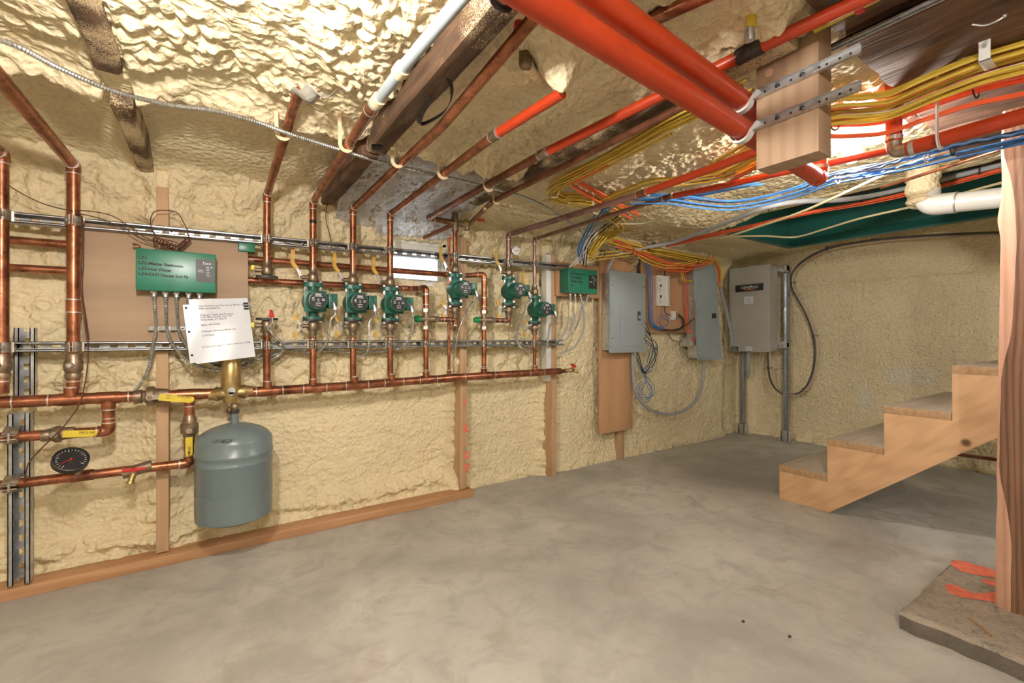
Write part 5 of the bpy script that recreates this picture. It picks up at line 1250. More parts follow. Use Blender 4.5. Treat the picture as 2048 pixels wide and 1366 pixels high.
# thick tube with elbow near the lamp
q = V((1.640, .467, 1.434)); e = V((1.545, -1.5, 1.434))
b = MB(); b.tube([q + V((-.001, -.03, 0)), e], .0195, 'pex', 18); et = tag(b.build('orange_tube'), 'thick orange tube with a clamped elbow running past the post head', 'tube')
b = MB(); b.tube([q + V((0, 0, .03)), q + V((0, 0, .2))], .0195, 'pex', 18); b.build('upright_tube', et)
b = MB(); b.tube(fillet([q + V((-.001, -.045, 0)), q, q + V((0, 0, .045))], .025, 6), .0185, 'clamp', 16); b.build('elbow', et)
for p0, d in ((q + V((0, 0, .040)), V((0, 0, 1))), (q + V((0, -.042, 0)), V((0, -1, 0)))):
    b = MB(); b.tube([p0 - d * .006, p0 + d * .006], .0215, 'steel', 18); s = d.cross(V((1, 0, 0))).normalized(); b.box(p0 + V((-.024, -.006, -.006)), p0 + V((-.018, .006, .006)), 'steel'); b.build('hose_clamp', et)
b = MB(); c = V((1.625, .365, 1.434)); b.tube([c + V((-.022, 0, .19)), c + V((-.022, 0, .01))] + [c + V((-math.cos(a) * .022, 0, -math.sin(a) * .022)) for a in [math.pi * k / 10 for k in range(11)]], 0, 'white', flat=(.0016, .009)); tag(b.build('pipe_hanger'), 'white plastic hanger holding the thick orange tube by its elbow', 'pipe hanger')
# bar and yellow tube under the far planks
b = MB(); b.box((1.222, -.3, 1.592), (1.240, .475, 1.596), 'steel'); b.box((1.222, -.3, 1.585), (1.225, .475, 1.596), 'steel'); b.box((1.237, -.3, 1.585), (1.240, .475, 1.596), 'steel'); tag(b.build('support_bar'), 'long aluminium bar fixed under the dark planks beyond the hanging block', 'bar')
b = MB(); b.tube([(1.145, .47, 1.603), (1.14, -.3, 1.603)], .0085, 'yellow', 12); yt = tag(b.build('yellow_tube'), 'yellow tube with a red clip under the dark planks', 'tube')
b = MB(); b.box((1.130, .375, 1.592), (1.156, .392, 1.614), 'red', .002); b.build('clip', yt)
q = onZ(1498, 30, 1.605); t = thing('ball_valve', 'yellow lever valve peeping out beside the top of the hanging block', 'valve', q)
b = MB(); b.box(q + V((-.012, -.012, -.03)), q + V((.012, .0, .07)), 'yellow', .003); b.build('lever', t)
b = MB(); b.tube([q + V((0, .0, -.03)), q + V((.004, 0, -.055))], .011, 'steel', 10); b.build('stem', t)

# ------------------------------------------------------------------ pipe hooks
def hook(px, py, r, label, z=OZ, up_=.10):
    c = onZ(px, py, z); b = MB()
    pts = [c + V((-r - .006, 0, up_)), c + V((-r - .004, 0, .02))] + [c + V((-math.cos(a) * (r + .004), 0, -math.sin(a) * (r + .005))) for a in [math.pi * k / 10 for k in range(10)]] + [c + V((r + .010, 0, .004))]
    b.tube(pts, 0, 'hook', flat=(.0022, .0055)); return tag(b.build('pipe_hanger'), label, 'pipe hanger', 'cream pipe hooks')
hook(566, 266, .0145, 'cream hook under the pipe with the taped end', 1.548, .07); hook(692, 290, .0145, 'cream hook under the pipe that joins the grey tubing'); hook(795, 322, .0145, 'cream hook under the long second pump pipe'); hook(886, 346, .0145, 'cream hook under the pipe with the short orange tube')
hook(977, 372, .0145, 'cream hook under the pipe feeding the long orange tube', OZ + .008); hook(993, 400, .0112, 'cream double hook under the thin dull brown pipe', 1.528, .09); hook(1192, 419, .0145, 'cream hook under the silver dial pipe at the cable bundle', 1.50, .09)

# ------------------------------------------------------------------ armoured cable along the ridge, tape, straps
pts = [onZ(-30, 70, 1.53), onZ(40, 95, 1.53), onZ(120, 137, 1.535), onZ(230, 183, 1.535), onZ(340, 210, 1.535), onZ(430, 222, 1.535), onZ(510, 243, 1.535), onZ(580, 268, 1.538), onZ(650, 290, 1.538), onZ(740, 318, 1.542), onZ(830, 341, 1.545), onZ(930, 363, 1.548), onZ(1040, 392, 1.548), onZ(1090, 414, 1.545), onZ(1120, 432, 1.54), onY(1150, 452, 2.04), onY(1168, 470, 2.10)]
b = MB(); flex_tube(b, pts, .0068, 'flex', .0065); tag(b.build('armored_cable'), 'long armoured cable sagging along the foam ridge across the ceiling', 'cable')
q = onZ(606, 172, 1.585); b = MB(); mi = b.mi('ptape'); r_ = random.Random(5)
g = [[b.bm.verts.new(q + V((-.030 + .075 * i / 6 + .006 * j, .02 - .065 * j / 6 - .010 * i / 6, -.014 - .020 * math.sin(i * .55) + .008 * math.sin(j * 1.3 + i)))) for i in range(7)] for j in range(7)]
for j in range(6):
    for i in range(6): b.face([g[j][i], g[j][i + 1], g[j + 1][i + 1], g[j + 1][i]], mi)
ob = tag(b.build('duct_tape'), 'flag of grey duct tape on the end of a copper stub in the foam', 'tape'); sm = ob.modifiers.new('s', 'SOLIDIFY'); sm.thickness = .0008
stp = [onZ(x_, y_, z_) for x_, y_, z_ in ((893, 150, 1.56), (902, 168, 1.545), (903, 195, 1.535), (890, 222, 1.53), (868, 238, 1.53), (848, 247, 1.53), (838, 246, 1.528), (843, 226, 1.53), (855, 205, 1.535), (858, 192, 1.545))]
b = MB(); P = spline(stp, 6); b.tube(P, 0, 'iron', flat=(.0008, .008))
tag(b.build('hanger_strap'), 'dark perforated hanger strap curling below the brown joist', 'strap')
cable('brown_wire', 'dark wire running under the brown joist to a black plug', 'wire', [onZ(1000, 25, 1.545), onZ(905, 135, 1.545), onZ(870, 185, 1.545), onZ(845, 215, 1.542), onZ(820, 248, 1.54), onZ(790, 280, 1.535), onZ(760, 295, 1.535)], .0022, 'cable_brown')
q = onZ(752, 296, 1.535); t = thing('cable_plug', 'small black plug between the joist ends', 'plug', q); b = MB(); b.tube([q + V((-.014, .0, 0)), q + V((.016, -.004, .004))], .010, 'black', 10); b.build('body', t); b = MB(); b.tube([q + V((.014, -.004, .004)), q + V((.022, -.006, .006))], .006, 'iron', 8); b.build('tip', t)
q = onZ(1000, 6, 1.545); t = thing('cable_clamp', 'black rubber clamp at the near end of the brown joist', 'clamp', q); b = MB(); b.tube([q + V((math.cos(a) * .020, -.004, math.sin(a) * .012)) for a in [2 * math.pi * k / 16 for k in range(17)]], .0065, 'black', 8); b.build('ring', t); b = MB(); b.cone([(0, .005), (.008, .004)], q + V((.018, 0, -.010)), (0, 0, -1), 'clamp', 6); b.build('bolt', t)
# capped pipe half buried in the foam
q0, q1 = onZ(1050, 128, 1.585), onZ(1108, 183, 1.60)
t = thing('capped_pipe', 'foam-coated pipe stub with brown elbow hanging by the short orange tube', 'pipe', q0)
b = MB(); n = 12; b.tube([q0.lerp(q1, k / n) for k in range(n + 1)], .0175, 'foam', 12, rad=lambda i: .9 + .18 * math.sin(i * 2.1)); b.build('foam_coat', t)
b = MB(); b.tube(fillet([q0 + V((.01, 0, .002)), q0, q0 + V((.012, .012, .08))], .02, 5), .0165, 'bronze', 14); b.build('elbow', t)
b = MB(); p = onZ(1037, 62, 1.60); b.tube([p, p + V((.006, -.01, .07))], .012, 'red', 12); tag(b.build('red_tube'), 'red tube end poking through the foam beside the second pump pipe', 'tube')
q = onZ(1180, 440, 1.4); 
b = MB(); p = onY(960, 440, 2.24); b.box(p + V((-.02, -.002, -.008)), p + V((.03, .004, .008)), 'cable_orange', .001); tag(b.build('paper_tag'), 'small orange tag on the foil under the thin brown pipe', 'tag')
q = onZ(1398, -4, 1.60); q0 = onZ(1290, 45, 1.60); b = MB(); b.tube([q0, q + (q - q0) * 9], .0155, 'copper', 14); tag(b.build('copper_pipe'), 'copper pipe crossing above the thick twin tubes', 'pipe')
q = onZ(1990, 30, 1.598); b = MB(); b.tube(spline([q + V((0, .035, 0)), q + V((.004, .015, -.012)), q + V((.0, -.006, -.014)), q + V((0, -.014, -.010))], 5), .0022, 'steel', 6); b.sphere(q + V((0, -.014, -.010)), .0045, 'steel', 8); tag(b.build('bent_nail'), 'bent nail sticking out of the wide rough dark plank', 'nail')

# ------------------------------------------------------------------ cable bundles
rnd = random.Random(11)
def hexes(n, s):
    out = sorted([(s * (a + .5 * (c % 2)), s * .87 * c) for a in range(-5, 6) for c in range(-5, 6)], key=lambda q: q[0] ** 2 + q[1] ** 2 + .001 * q[0]); return out[:n]
def bundle(label, group, n, base, spread, r, m, cat='cable', jit=.35, seg=6):
    P = spline([V(p) for p in base], 6); slots = hexes(n, max(2.12 * r, min(4.4 * r, spread * 2.6 / math.sqrt(n))))
    sp_ = math.hypot(slots[-1][0] - slots[0][0], slots[-1][1] - slots[0][1]) / max(1, math.sqrt(n)) * .22 if n > 2 else 0
    slots = [(a + rnd.uniform(-sp_, sp_), c + rnd.uniform(-sp_, sp_)) for a, c in slots]
    cx_ = sum(q[0] for q in slots) / n; cy_ = sum(q[1] for q in slots) / n; fr = []; u = None
    for i, p in enumerate(P):
        t = (P[min(i + 1, len(P) - 1)] - P[max(i - 1, 0)]).normalized()
        if u is None: u = t.cross(V((0, 0, 1))).normalized()
        u = (u - t * u.dot(t)).normalized(); fr.append((u.copy(), t.cross(u)))
    for k, (a, c) in enumerate(slots):
        ph = rnd.uniform(0, 6); am = r * .3; f0, f1 = rnd.uniform(.9, 1.5), rnd.uniform(.9, 1.6); L_ = len(P)
        pts = [p + (u_ * (a - cx_ + am * math.sin(i * .31 + ph)) * 1.2 + w_ * (c - cy_ + am * math.cos(i * .27 + ph)) * .9) * (f0 + (f1 - f0) * i / L_) for i, (p, (u_, w_)) in enumerate(zip(P, fr))]
        e = int(rnd.uniform(0, 2)); pts = pts[e:len(pts) - int(rnd.uniform(0, 3))]
        cable({'cable_yellow': 'yellow_cable', 'cable_orange': 'orange_cable', 'cable_blue': 'blue_cable', 'cable_black': 'black_cable', 'cable_white': 'white_cable'}[m], label, cat, pts, r, m, group, seg, smooth=False)
Zs = lambda lst, z=1.555: [onZ(a, c, z) for a, c in lst]
Ys = lambda lst, y=2.1: [onY(a, c, y) for a, c in lst]
cabA = [V((1.165, .63, 1.555))] + Zs([(1400, 216), (1330, 250), (1240, 303), (1165, 342), (1125, 360), (1106, 374), (1106, 388), (1125, 397)]) + Zs([(1165, 405), (1205, 422), (1235, 440), (1242, 455), (1225, 468)], 1.553) + Ys([(1205, 480), (1190, 495), (1175, 512)], 2.08)
bundle('yellow cable of the loop turning back at the ceiling, then down to the wall', 'yellow cables in the hooked loop', 7, cabA, .022, .0042, 'cable_yellow')
cabA2 = Zs([(1335, 252), (1165, 346), (1122, 366), (1108, 382), (1122, 393), (1165, 396), (1205, 405), (1245, 420)], 1.562)
bundle('short yellow cable of the ceiling loop ending behind the silver dial pipe', 'short yellow cables in the hooked loop', 7, cabA2, .022, .0042, 'cable_yellow')
bundle('orange cable slanting from the speckled joist across the yellow loop', 'orange cables over the loop', 4, Zs([(1215, 318), (1165, 345), (1143, 358), (1160, 373), (1195, 392), (1240, 417), (1276, 434)], 1.56), .022, .0050, 'cable_orange')
bundle('yellow cable following the silver dial pipe toward the hanging block', 'yellow cables along the orange tube', 4, Zs([(1185, 412), (1240, 388), (1300, 366), (1360, 362), (1440, 350), (1500, 326), (1560, 300)], 1.548), .016, .004, 'cable_yellow')
bundle('orange cable running above the silver dial tube toward the hanging block', 'orange cables along the tube', 2, Zs([(1290, 382), (1360, 362), (1440, 330), (1520, 298)], 1.558), .010, .0048, 'cable_orange')
bundle('blue cable crossing behind the two copper to orange joints', 'upper blue cables', 3, Zs([(1205, 410), (1262, 396), (1310, 397), (1345, 398), (1400, 388), (1475, 372), (1540, 362)], 1.54), .014, .0036, 'cable_blue')
bundle('blue cable sagging in a long curve below the thin orange tube to the post', 'long blue cables', 5, Zs([(1262, 398), (1340, 399), (1395, 406), (1460, 411), (1530, 401), (1600, 382), (1665, 358)], 1.50) + Zs([(1740, 342), (1820, 327), (1920, 303), (2060, 270)], 1.47) + tail(onZ(2060, 270, 1.47), (.02, -1.3, .02)), .024, .0038, 'cable_blue')
for k in range(2):   # two twisted blue ropes
    base = spline(Zs([(1600, 378 + k * 6), (1665, 352 + k * 8), (1740, 340 + k * 10), (1830, 312 + k * 14), (1930, 286 + k * 18), (2060, 262 + k * 18)], 1.46) + tail(onZ(2060, 262 + k * 18, 1.46), (.02, -1.3, .02), 16), 14)
    pts = [p + V((math.sin(i * 1.3), math.cos(i * 1.3), math.sin(i * 1.3 + 1))) * .0022 for i, p in enumerate(base)]
    cable('blue_rope', 'twisted blue rope cable, %s of the two above the post head' % ('upper' if k == 0 else 'lower'), 'cable', pts, .0042, 'cable_blue', smooth=False)
bundle('black cable bundled with the blue cables above the post head', 'black cables near the post', 2, Zs([(1690, 350), (1780, 325), (1870, 300), (2060, 262)], 1.475) + tail(onZ(2060, 262, 1.475), (.02, -1.3, .02)), .006, .004, 'cable_black')
bundle('blue cable hanging in a bunch above the small green controller', 'blue cables hanging by the controller', 6, [onZ(1222, 408, 1.54), onZ(1198, 428, 1.53), onY(1182, 452, 1.90), onY(1168, 480, 2.0), onY(1160, 505, 2.06), onY(1163, 528, 2.12)], .012, .0033, 'cable_blue')
bundle('white cable hanging among the blue bunch above the small green controller', 'white cables hanging by the controller', 3, [onZ(1228, 440, 1.54), onY(1205, 448, 1.9), onY(1183, 470, 1.95), onY(1170, 495, 2.02), onY(1160, 515, 2.08), onY(1140, 535, 2.12)], .012, .0032, 'cable_white')
bundle('black cable hanging among the blue bunch above the small green controller', 'black cables hanging by the controller', 3, [onZ(1240, 432, 1.54), onY(1200, 460, 1.95), onY(1176, 485, 2.02), onY(1170, 515, 2.08), onY(1168, 536, 2.16)], .010, .003, 'cable_black')
bundle('yellow cable fanning down to the small green controller', 'yellow cables fanning to the controller', 6, [onZ(1222, 452, 1.54), onY(1212, 466, 1.98), onY(1200, 480, 2.02), onY(1188, 498, 2.06), onY(1182, 518, 2.1)], .034, .0038, 'cable_yellow')
bundle('yellow cable sweeping along the wall top to the crooked panel', 'yellow cables sweeping to the panel', 9, Ys([(1200, 468), (1222, 480), (1255, 492), (1290, 500), (1330, 507), (1370, 515), (1405, 521), (1425, 523)], 2.10), .034, .0044, 'cable_yellow')
bundle('yellow cable running low from the controller under the grey conduit', 'lower yellow cables', 4, Ys([(1176, 516), (1210, 512), (1245, 508), (1285, 502), (1320, 502)], 2.10), .020, .0042, 'cable_yellow')
bundle('orange cable sweeping under the yellow ones into the crooked panel', 'orange cables sweeping to the panel', 4, Ys([(1225, 482), (1265, 500), (1300, 516), (1340, 529), (1380, 533), (1410, 526), (1424, 512)], 2.09), .026, .0048, 'cable_orange')
bundle('orange cable drooping lowest before the plywood square', 'drooping orange cables', 3, Ys([(1292, 515), (1315, 532), (1340, 541), (1365, 543), (1382, 538), (1384, 526)], 2.12), .008, .0046, 'cable_orange')
bundle('thin yellow cable drooping before the plywood square', 'drooping yellow cables', 4, Ys([(1275, 508), (1300, 522), (1330, 531), (1365, 530), (1400, 521)], 2.09), .012, .004, 'cable_yellow')
bundle('orange cable dropping straight beside the crooked panel to the red switch', 'vertical orange cables', 2, Ys([(1369, 532), (1370, 560), (1371, 600), (1374, 640), (1378, 672)], 2.22), .005, .0046, 'cable_orange')
bundle('yellow cable hooking into the side of the crooked panel', 'hooked yellow cables', 3, Ys([(1366, 528), (1364, 545), (1367, 558), (1375, 563), (1384, 561)], 2.19), .008, .004, 'cable_yellow')
bundle('yellow cable diving down the outer side of the crooked panel', 'side yellow cables', 6, Ys([(1422, 520), (1434, 527), (1441, 543), (1440, 560), (1437, 574)], 2.17), .010, .004, 'cable_yellow')
bundle('orange cable diving down the outer side of the crooked panel', 'side orange cables', 2, Ys([(1424, 520), (1433, 530), (1438, 545), (1438, 570)], 2.165), .006, .0044, 'cable_orange')
bundle('blue cable dropping down the edge of the plywood square', 'blue cables on the plywood', 5, Ys([(1290, 522), (1296, 535), (1300, 560), (1301, 600), (1302, 640), (1310, 654), (1325, 657)], 2.225), .010, .0038, 'cable_blue')
cl = [onY(1328 + 9 * math.cos(k * .7), 642 + 11 * math.sin(k * .7), 2.235 + .004 * math.sin(k)) for k in range(30)]
cable('blue_cable', 'blue cable coiled under the white module', 'cable', [onY(1324, 613, 2.245), onY(1323, 632, 2.24)] + cl, .003, 'cable_blue')
bundle('black cable curving from the splitter under the blue coil', 'black cables on the plywood', 3, Ys([(1356, 628), (1366, 640), (1366, 654), (1350, 660), (1325, 659), (1306, 654)], 2.235), .006, .0034, 'cable_black')
cable('black_cable', 'black cable from the white module down to the splitter', 'cable', Ys([(1329, 613), (1331, 626), (1342, 631)], 2.245), .0032, 'cable_black')
cable('black_cable', 'black cable reaching across to the crooked panel', 'cable', Ys([(1356, 658), (1372, 650), (1385, 640), (1392, 634)], 2.19), .0032, 'cable_black')
cable('black_cable', 'black cable feeding the top of the white module', 'cable', Ys([(1331, 527), (1329, 540), (1330, 552)], 2.235), .0034, 'cable_black')
cable('black_cable', 'black cable loop hanging under the plywood square', 'cable', Ys([(1367, 652), (1368, 672), (1360, 683), (1345, 680), (1336, 668)], 2.24), .003, 'cable_black')
for k in range(9):
    r2 = random.Random(40 + k); a = 1297 + r2.uniform(0, 24); m_ = ('cable_black', 'cable_white', 'cable_black', 'cable_blue', 'cable_white')[k % 5]
    nm2 = {'cable_black': 'black', 'cable_white': 'white', 'cable_blue': 'blue'}[m_]
    pts = [(1291, 645 + k * 5), (1300 + k * 1.5, 668 + k * 4), (a + 2, 700 + r2.uniform(-8, 8)), (a - 3, 728 + r2.uniform(-8, 8)), (1290 + r2.uniform(-4, 6), 742 + r2.uniform(-6, 6)), (1277 + r2.uniform(-3, 5), 722 + r2.uniform(-8, 8)), (1272 + r2.uniform(0, 4), 700)]
    cable(nm2 + '_cable', nm2 + ' wire of the tangle hanging below the first panel', 'cable', Ys(pts, 2.235 + .004 * k), .0026, m_, nm2 + ' tangle wires')
for k in range(4):
    r2 = random.Random(70 + k); cx_, cy_ = 1293 + r2.uniform(-5, 5), 782 + r2.uniform(-7, 7); rr_ = 11 + r2.uniform(-2, 5)
    pts = [(1278 + 3 * k, 735)] + [(cx_ + rr_ * math.cos(a), cy_ + rr_ * 1.35 * math.sin(a)) for a in [-1.2 + .7 * i for i in range(9)]]
    cable('blue_cable', 'thin dark blue wire curl lowest in the tangle under the first panel', 'cable', Ys(pts, 2.25 + .005 * k), .0022, 'cable_blue', 'blue curl wires')
# right hand bundle under the planks
RB = [onZ(1440, 340, 1.55), onZ(1540, 285, 1.55), onZ(1610, 245, 1.548), onZ(1668, 226, 1.545), onZ(1720, 222, 1.54), onZ(1780, 213, 1.54), onZ(1860, 180, 1.548), onZ(1960, 142, 1.56), onZ(2070, 110, 1.565)] + tail(onZ(2070, 110, 1.565), (.01, -1.4, 0))
bundle('yellow cable of the thick bundle under the wide dark plank', 'yellow cables under the planks', 12, [p + V((0, 0, .004)) for p in RB], .040, .0050, 'cable_yellow')
RR = [onZ(1440, 350, 1.55), onZ(1560, 280, 1.545), onZ(1640, 245, 1.54), onZ(1700, 238, 1.535), onZ(1770, 232, 1.532), onZ(1850, 205, 1.538), onZ(1950, 172, 1.545), onZ(2070, 143, 1.55)] + tail(onZ(2070, 143, 1.55), (.01, -1.4, 0))
bundle('red orange cable at the bottom of the bundle under the wide dark plank', 'red cables under the planks', 5, RR, .026, .0068, 'cable_orange')
bundle('black cable inside the bundle under the wide dark plank', 'black cables under the planks', 1, [p + V((.01, 0, -.010)) for p in RB], .004, .005, 'cable_black')
bundle('thin white cable inside the bundle under the wide dark plank', 'white cables under the planks', 2, [p + V((.012, 0, -.012)) for p in RB], .012, .0035, 'cable_white')
q = onZ(1975, 112, 1.575); b = MB(); b.box(q + V((-.030, -.010, -.022)), q + V((-.026, .010, .030)), 'white', .001); b.box(q + V((-.030, -.010, -.022)), q + V((.03, .010, -.018)), 'white', .001); b.tube([q + V((-.031, 0, .012)), q + V((-.0315, 0, .012))], .004, 'ptape', 10); tag(b.build('cable_staple'), 'white plastic staple holding the yellow bundle to the wide dark plank', 'cable staple')
tie(onZ(1952, 180, 1.545), (0.1, 1, 0), .020, 'black zip tie around the red cables under the wide dark plank')
tie(onZ(1668, 240, 1.54), (.1, 1, 0), .030, 'black zip tie hanging near the ceiling lamp', tail=True)
for px, py, z_, lab, m_ in ((1675, 358, 1.485, 'white zip tie on the blue cables just past the hanging block', 'white'), (1700, 347, 1.485, 'second white zip tie on the blue cables past the hanging block', 'white'), (1853, 315, 1.465, 'white zip tie on the blue cables below the white hanger', 'white'), (1905, 300, 1.465, 'black zip tie on the blue cables before the post head', 'cable_black')):
    tie(onZ(px, py, z_), (.1, 1, 0), .016, lab, m_)
for px, py, lab in ((1262, 503, 'black zip tie around the grey conduit and yellow cables above the first panel'), (1308, 492, 'black zip tie on the grey conduit where the cables fan out'), (1392, 522, 'black zip tie on the yellow cables before the crooked panel'), (1205, 508, 'black zip tie on the low yellow cables by the small controller')):
    tie(onY(px, py, 2.09), (1, -.1, .0), .024, lab)
for px, py, lab in ((1453, 443, 'black zip tie on the grey cable halfway along the ceiling'), (1537, 414, 'black zip tie on the grey cable near the green recess'), (1724, 396, 'black zip tie on the grey cable under the yellow hose'), (1956, 341, 'black zip tie on the grey cable just before the post')):
    tie(onZ(px, py, 1.56 if px < 1600 else (1.648 if px < 1800 else 1.69)), (.5, -1, .0), .0155, lab)
tie(onZ(1107, 384, 1.555), (.3, 1, 0), .026, 'white tie gathering the yellow loop at its turning point', 'white', False)
cable('cream_cable', 'cream cable lying across the green recess toward the post', 'cable', [onZ(1392, 478, 1.55), onZ(1470, 473, 1.55), onZ(1530, 472, 1.548), onZ(1590, 474, 1.548), onZ(1650, 458, 1.55), onZ(1720, 437, 1.555), onZ(1830, 412, 1.56), onZ(1920, 388, 1.565), onZ(2010, 364, 1.565)] + tail(onZ(2010, 364, 1.565), (0, -1.2, 0)), .0058, 'cable_cream', seg=8)
cable('yellow_hose', 'pale yellow hose slanting up across the grey cable and blue cables', 'hose', [onZ(1440, 478, 1.535), onZ(1500, 459, 1.52), onZ(1600, 425, 1.50), onZ(1700, 381, 1.49), onZ(1790, 339, 1.49), onZ(1850, 318, 1.50), onZ(1900, 304, 1.52)], .0062, 'cable_cream', seg=8)
bundle('orange cable along the ceiling edge above the green recess', 'orange cables by the recess', 3, [onZ(1330, 492, 1.54), onZ(1420, 471, 1.55), onZ(1510, 451, 1.555), onZ(1620, 425, 1.57), onZ(1750, 402, 1.635), onZ(1880, 372, 1.67), onZ(2010, 338, 1.67)] + tail(onZ(2010, 338, 1.67), (0, -1.1, 0)), .008, .0048, 'cable_orange')
cable('white_cable', 'thin white cable sagging alone from the cable knot to the ceiling', 'cable', [onZ(1232, 448, 1.545), onZ(1290, 446, 1.545), onZ(1325, 430, 1.55), onZ(1360, 405, 1.56), onZ(1380, 392, 1.57)], .0032, 'cable_white')
b = MB(); b.tube([onZ(1762, 376, 1.56), onZ(1880, 338, 1.56), onZ(2020, 293, 1.56), onZ(2020, 293, 1.56) + V((.03, -1.3, 0))], .0065, 'copper', 10); tag(b.build('copper_pipe'), 'thin pale copper line along the ceiling behind the post head', 'pipe')
b = MB(); p = [onX(1890, 905, 4.2), onX(2060, 929, 4.2), onX(2060, 929, 4.2) + V((0, -1.5, 0))]; b.tube(p, .011, 'copper_dull', 12); tag(b.build('copper_pipe'), 'low copper pipe along the back wall under the stairs', 'pipe')

# ------------------------------------------------------------------ white drain pipe
wx, wy = 2.81, .674
t = thing('drain_pipe', 'white drain pipe elbow coming out of the foam in front of the green channel', 'pipe', (wx, wy, 1.60))
e0 = V((wx, wy, 1.523)); e1 = V((wx, -1.3, 1.32))
b = MB(); b.tube([e0 + V((0, -.09, -.010)), e1], .0435, 'pvc', 24); b.build('pipe_run', t)
b = MB(); b.tube(fillet([e0 + V((0, -.10, -.011)), e0, e0 + V((0, 0, .08))], .055, 8), .0475, 'pvc', 24); b.tube([e0 + V((0, -.098, -.011)), e0 + V((0, -.103, -.0115))], .0485, 'ptape', 24); b.build('elbow', t)
b = MB(); b.tube([e0 + V((.004 * math.sin(k), .018, .006 + .018 * k)) for k in range(13)], .060, 'foam', 18, rad=lambda i: (.86 if i < 1 else .97) + .09 * math.sin(i * 1.9) + .012 * i); b.build('foam_collar', t)

# ------------------------------------------------------------------ stairs
SX, SW = 2.642, 1.0
t = thing('staircase', 'short open wooden stair with pale stringer rising behind the post', 'stairs', (SX, 1.02, 0))
rise, run, YS = .1945, .2352, 1.259
tops = [.1885, .3790, .5770, .7790, .975, 1.17]
def stringer(x):
    poly = [(x, YS, 0), (x, YS, tops[0] - .034)]
    for k in range(6):
        y1 = YS - run * (k + 1); poly.append((x, y1, tops[k] - .034))
        if k < 5: poly.append((x, y1, tops[k + 1] - .034))
    poly += [(x, YS - run * 6, .95), (x, .4197, .496), (x, 1.016, 0)]
    b = MB(); b.prism(poly, (.038, 0, 0), 'stringer'); return b.build('stringer', t)
stringer(SX); stringer(SX + SW - .038)
for k in range(6):
    b = MB(); y1 = YS - run * (k + 1); b.box((SX - .001, y1 + .002, tops[k] - .034), (SX + SW, YS - run * k + .002, tops[k]), 'tread', .002)
    o = b.build('tread', t); o.data.materials.append(MAT['tread_end'])
    for p in o.data.polygons:
        if p.normal.x < -.7: p.material_index = 1

# ------------------------------------------------------------------ post on its footing
def pad_z(x, y): return .055 + .004 * noise.noise(V((x * 14, y * 14, 1))) + .0025 * noise.noise(V((x * 45, y * 45, 2)))
px0_, px1_, py0_, py1_ = 1.775, 2.36, -.20, .488
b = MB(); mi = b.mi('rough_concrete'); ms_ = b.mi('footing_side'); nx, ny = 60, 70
def pad_xy(i, j):
    u, w = i / nx, j / ny; x = px0_ + (px1_ - px0_) * u; y = py0_ + (py1_ - py0_) * w
    if i in (0, nx): x += .010 * noise.noise(V((y * 12, 3, i)))
    if j in (0, ny): y += .010 * noise.noise(V((x * 12, 7, j)))
    return x, y
T = [[b.bm.verts.new(V((*pad_xy(i, j), pad_z(*pad_xy(i, j)) - (.006 if i in (0, nx) or j in (0, ny) else 0)))) for i in range(nx + 1)] for j in range(ny + 1)]
for j in range(ny):
    for i in range(nx): b.face([T[j][i], T[j][i + 1], T[j + 1][i + 1], T[j + 1][i]], mi)
rim = [T[0][i] for i in range(nx)] + [T[j][nx] for j in range(ny)] + [T[ny][i] for i in range(nx, 0, -1)] + [T[j][0] for j in range(ny, 0, -1)]
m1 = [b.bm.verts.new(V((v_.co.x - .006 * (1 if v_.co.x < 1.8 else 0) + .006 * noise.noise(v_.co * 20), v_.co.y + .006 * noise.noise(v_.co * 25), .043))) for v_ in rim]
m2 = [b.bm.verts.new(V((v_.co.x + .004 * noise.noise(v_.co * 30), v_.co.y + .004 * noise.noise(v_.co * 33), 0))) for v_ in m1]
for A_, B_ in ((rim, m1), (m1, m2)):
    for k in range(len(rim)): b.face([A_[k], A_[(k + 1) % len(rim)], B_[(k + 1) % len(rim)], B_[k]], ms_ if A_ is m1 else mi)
pad = tag(b.build('concrete_footing', sharp=60), 'rough concrete pad under the timber post with orange paint marks', 'footing')
def blob(c, rx_, ry_, seed):
    b = MB(); mi = b.mi('spray'); cx_, cy_ = c; n = 40; cv = b.bm.verts.new(V((cx_, cy_, pad_z(cx_, cy_) + .0012))); prev = None; rings = []
    for s in (.25, .5, .75, 1):
        rings.append([b.bm.verts.new((lambda x, y: V((x, y, pad_z(x, y) + .0012)))(cx_ + rx_ * s * math.cos(a) * (1 + .3 * noise.noise(V((math.cos(a) * 2, math.sin(a) * 2, seed)))), cy_ + ry_ * s * math.sin(a) * (1 + .35 * noise.noise(V((math.cos(a) * 3, math.sin(a) * 3, seed + 4)))))) for a in [2 * math.pi * k / n for k in range(n)]])
    for k in range(n): b.face([cv, rings[0][k], rings[0][(k + 1) % n]], mi)
    for A_, B_ in zip(rings, rings[1:]):
        for k in range(n): b.face([A_[k], A_[(k + 1) % n], B_[(k + 1) % n], B_[k]], mi)
    b.build('paint_mark', pad)
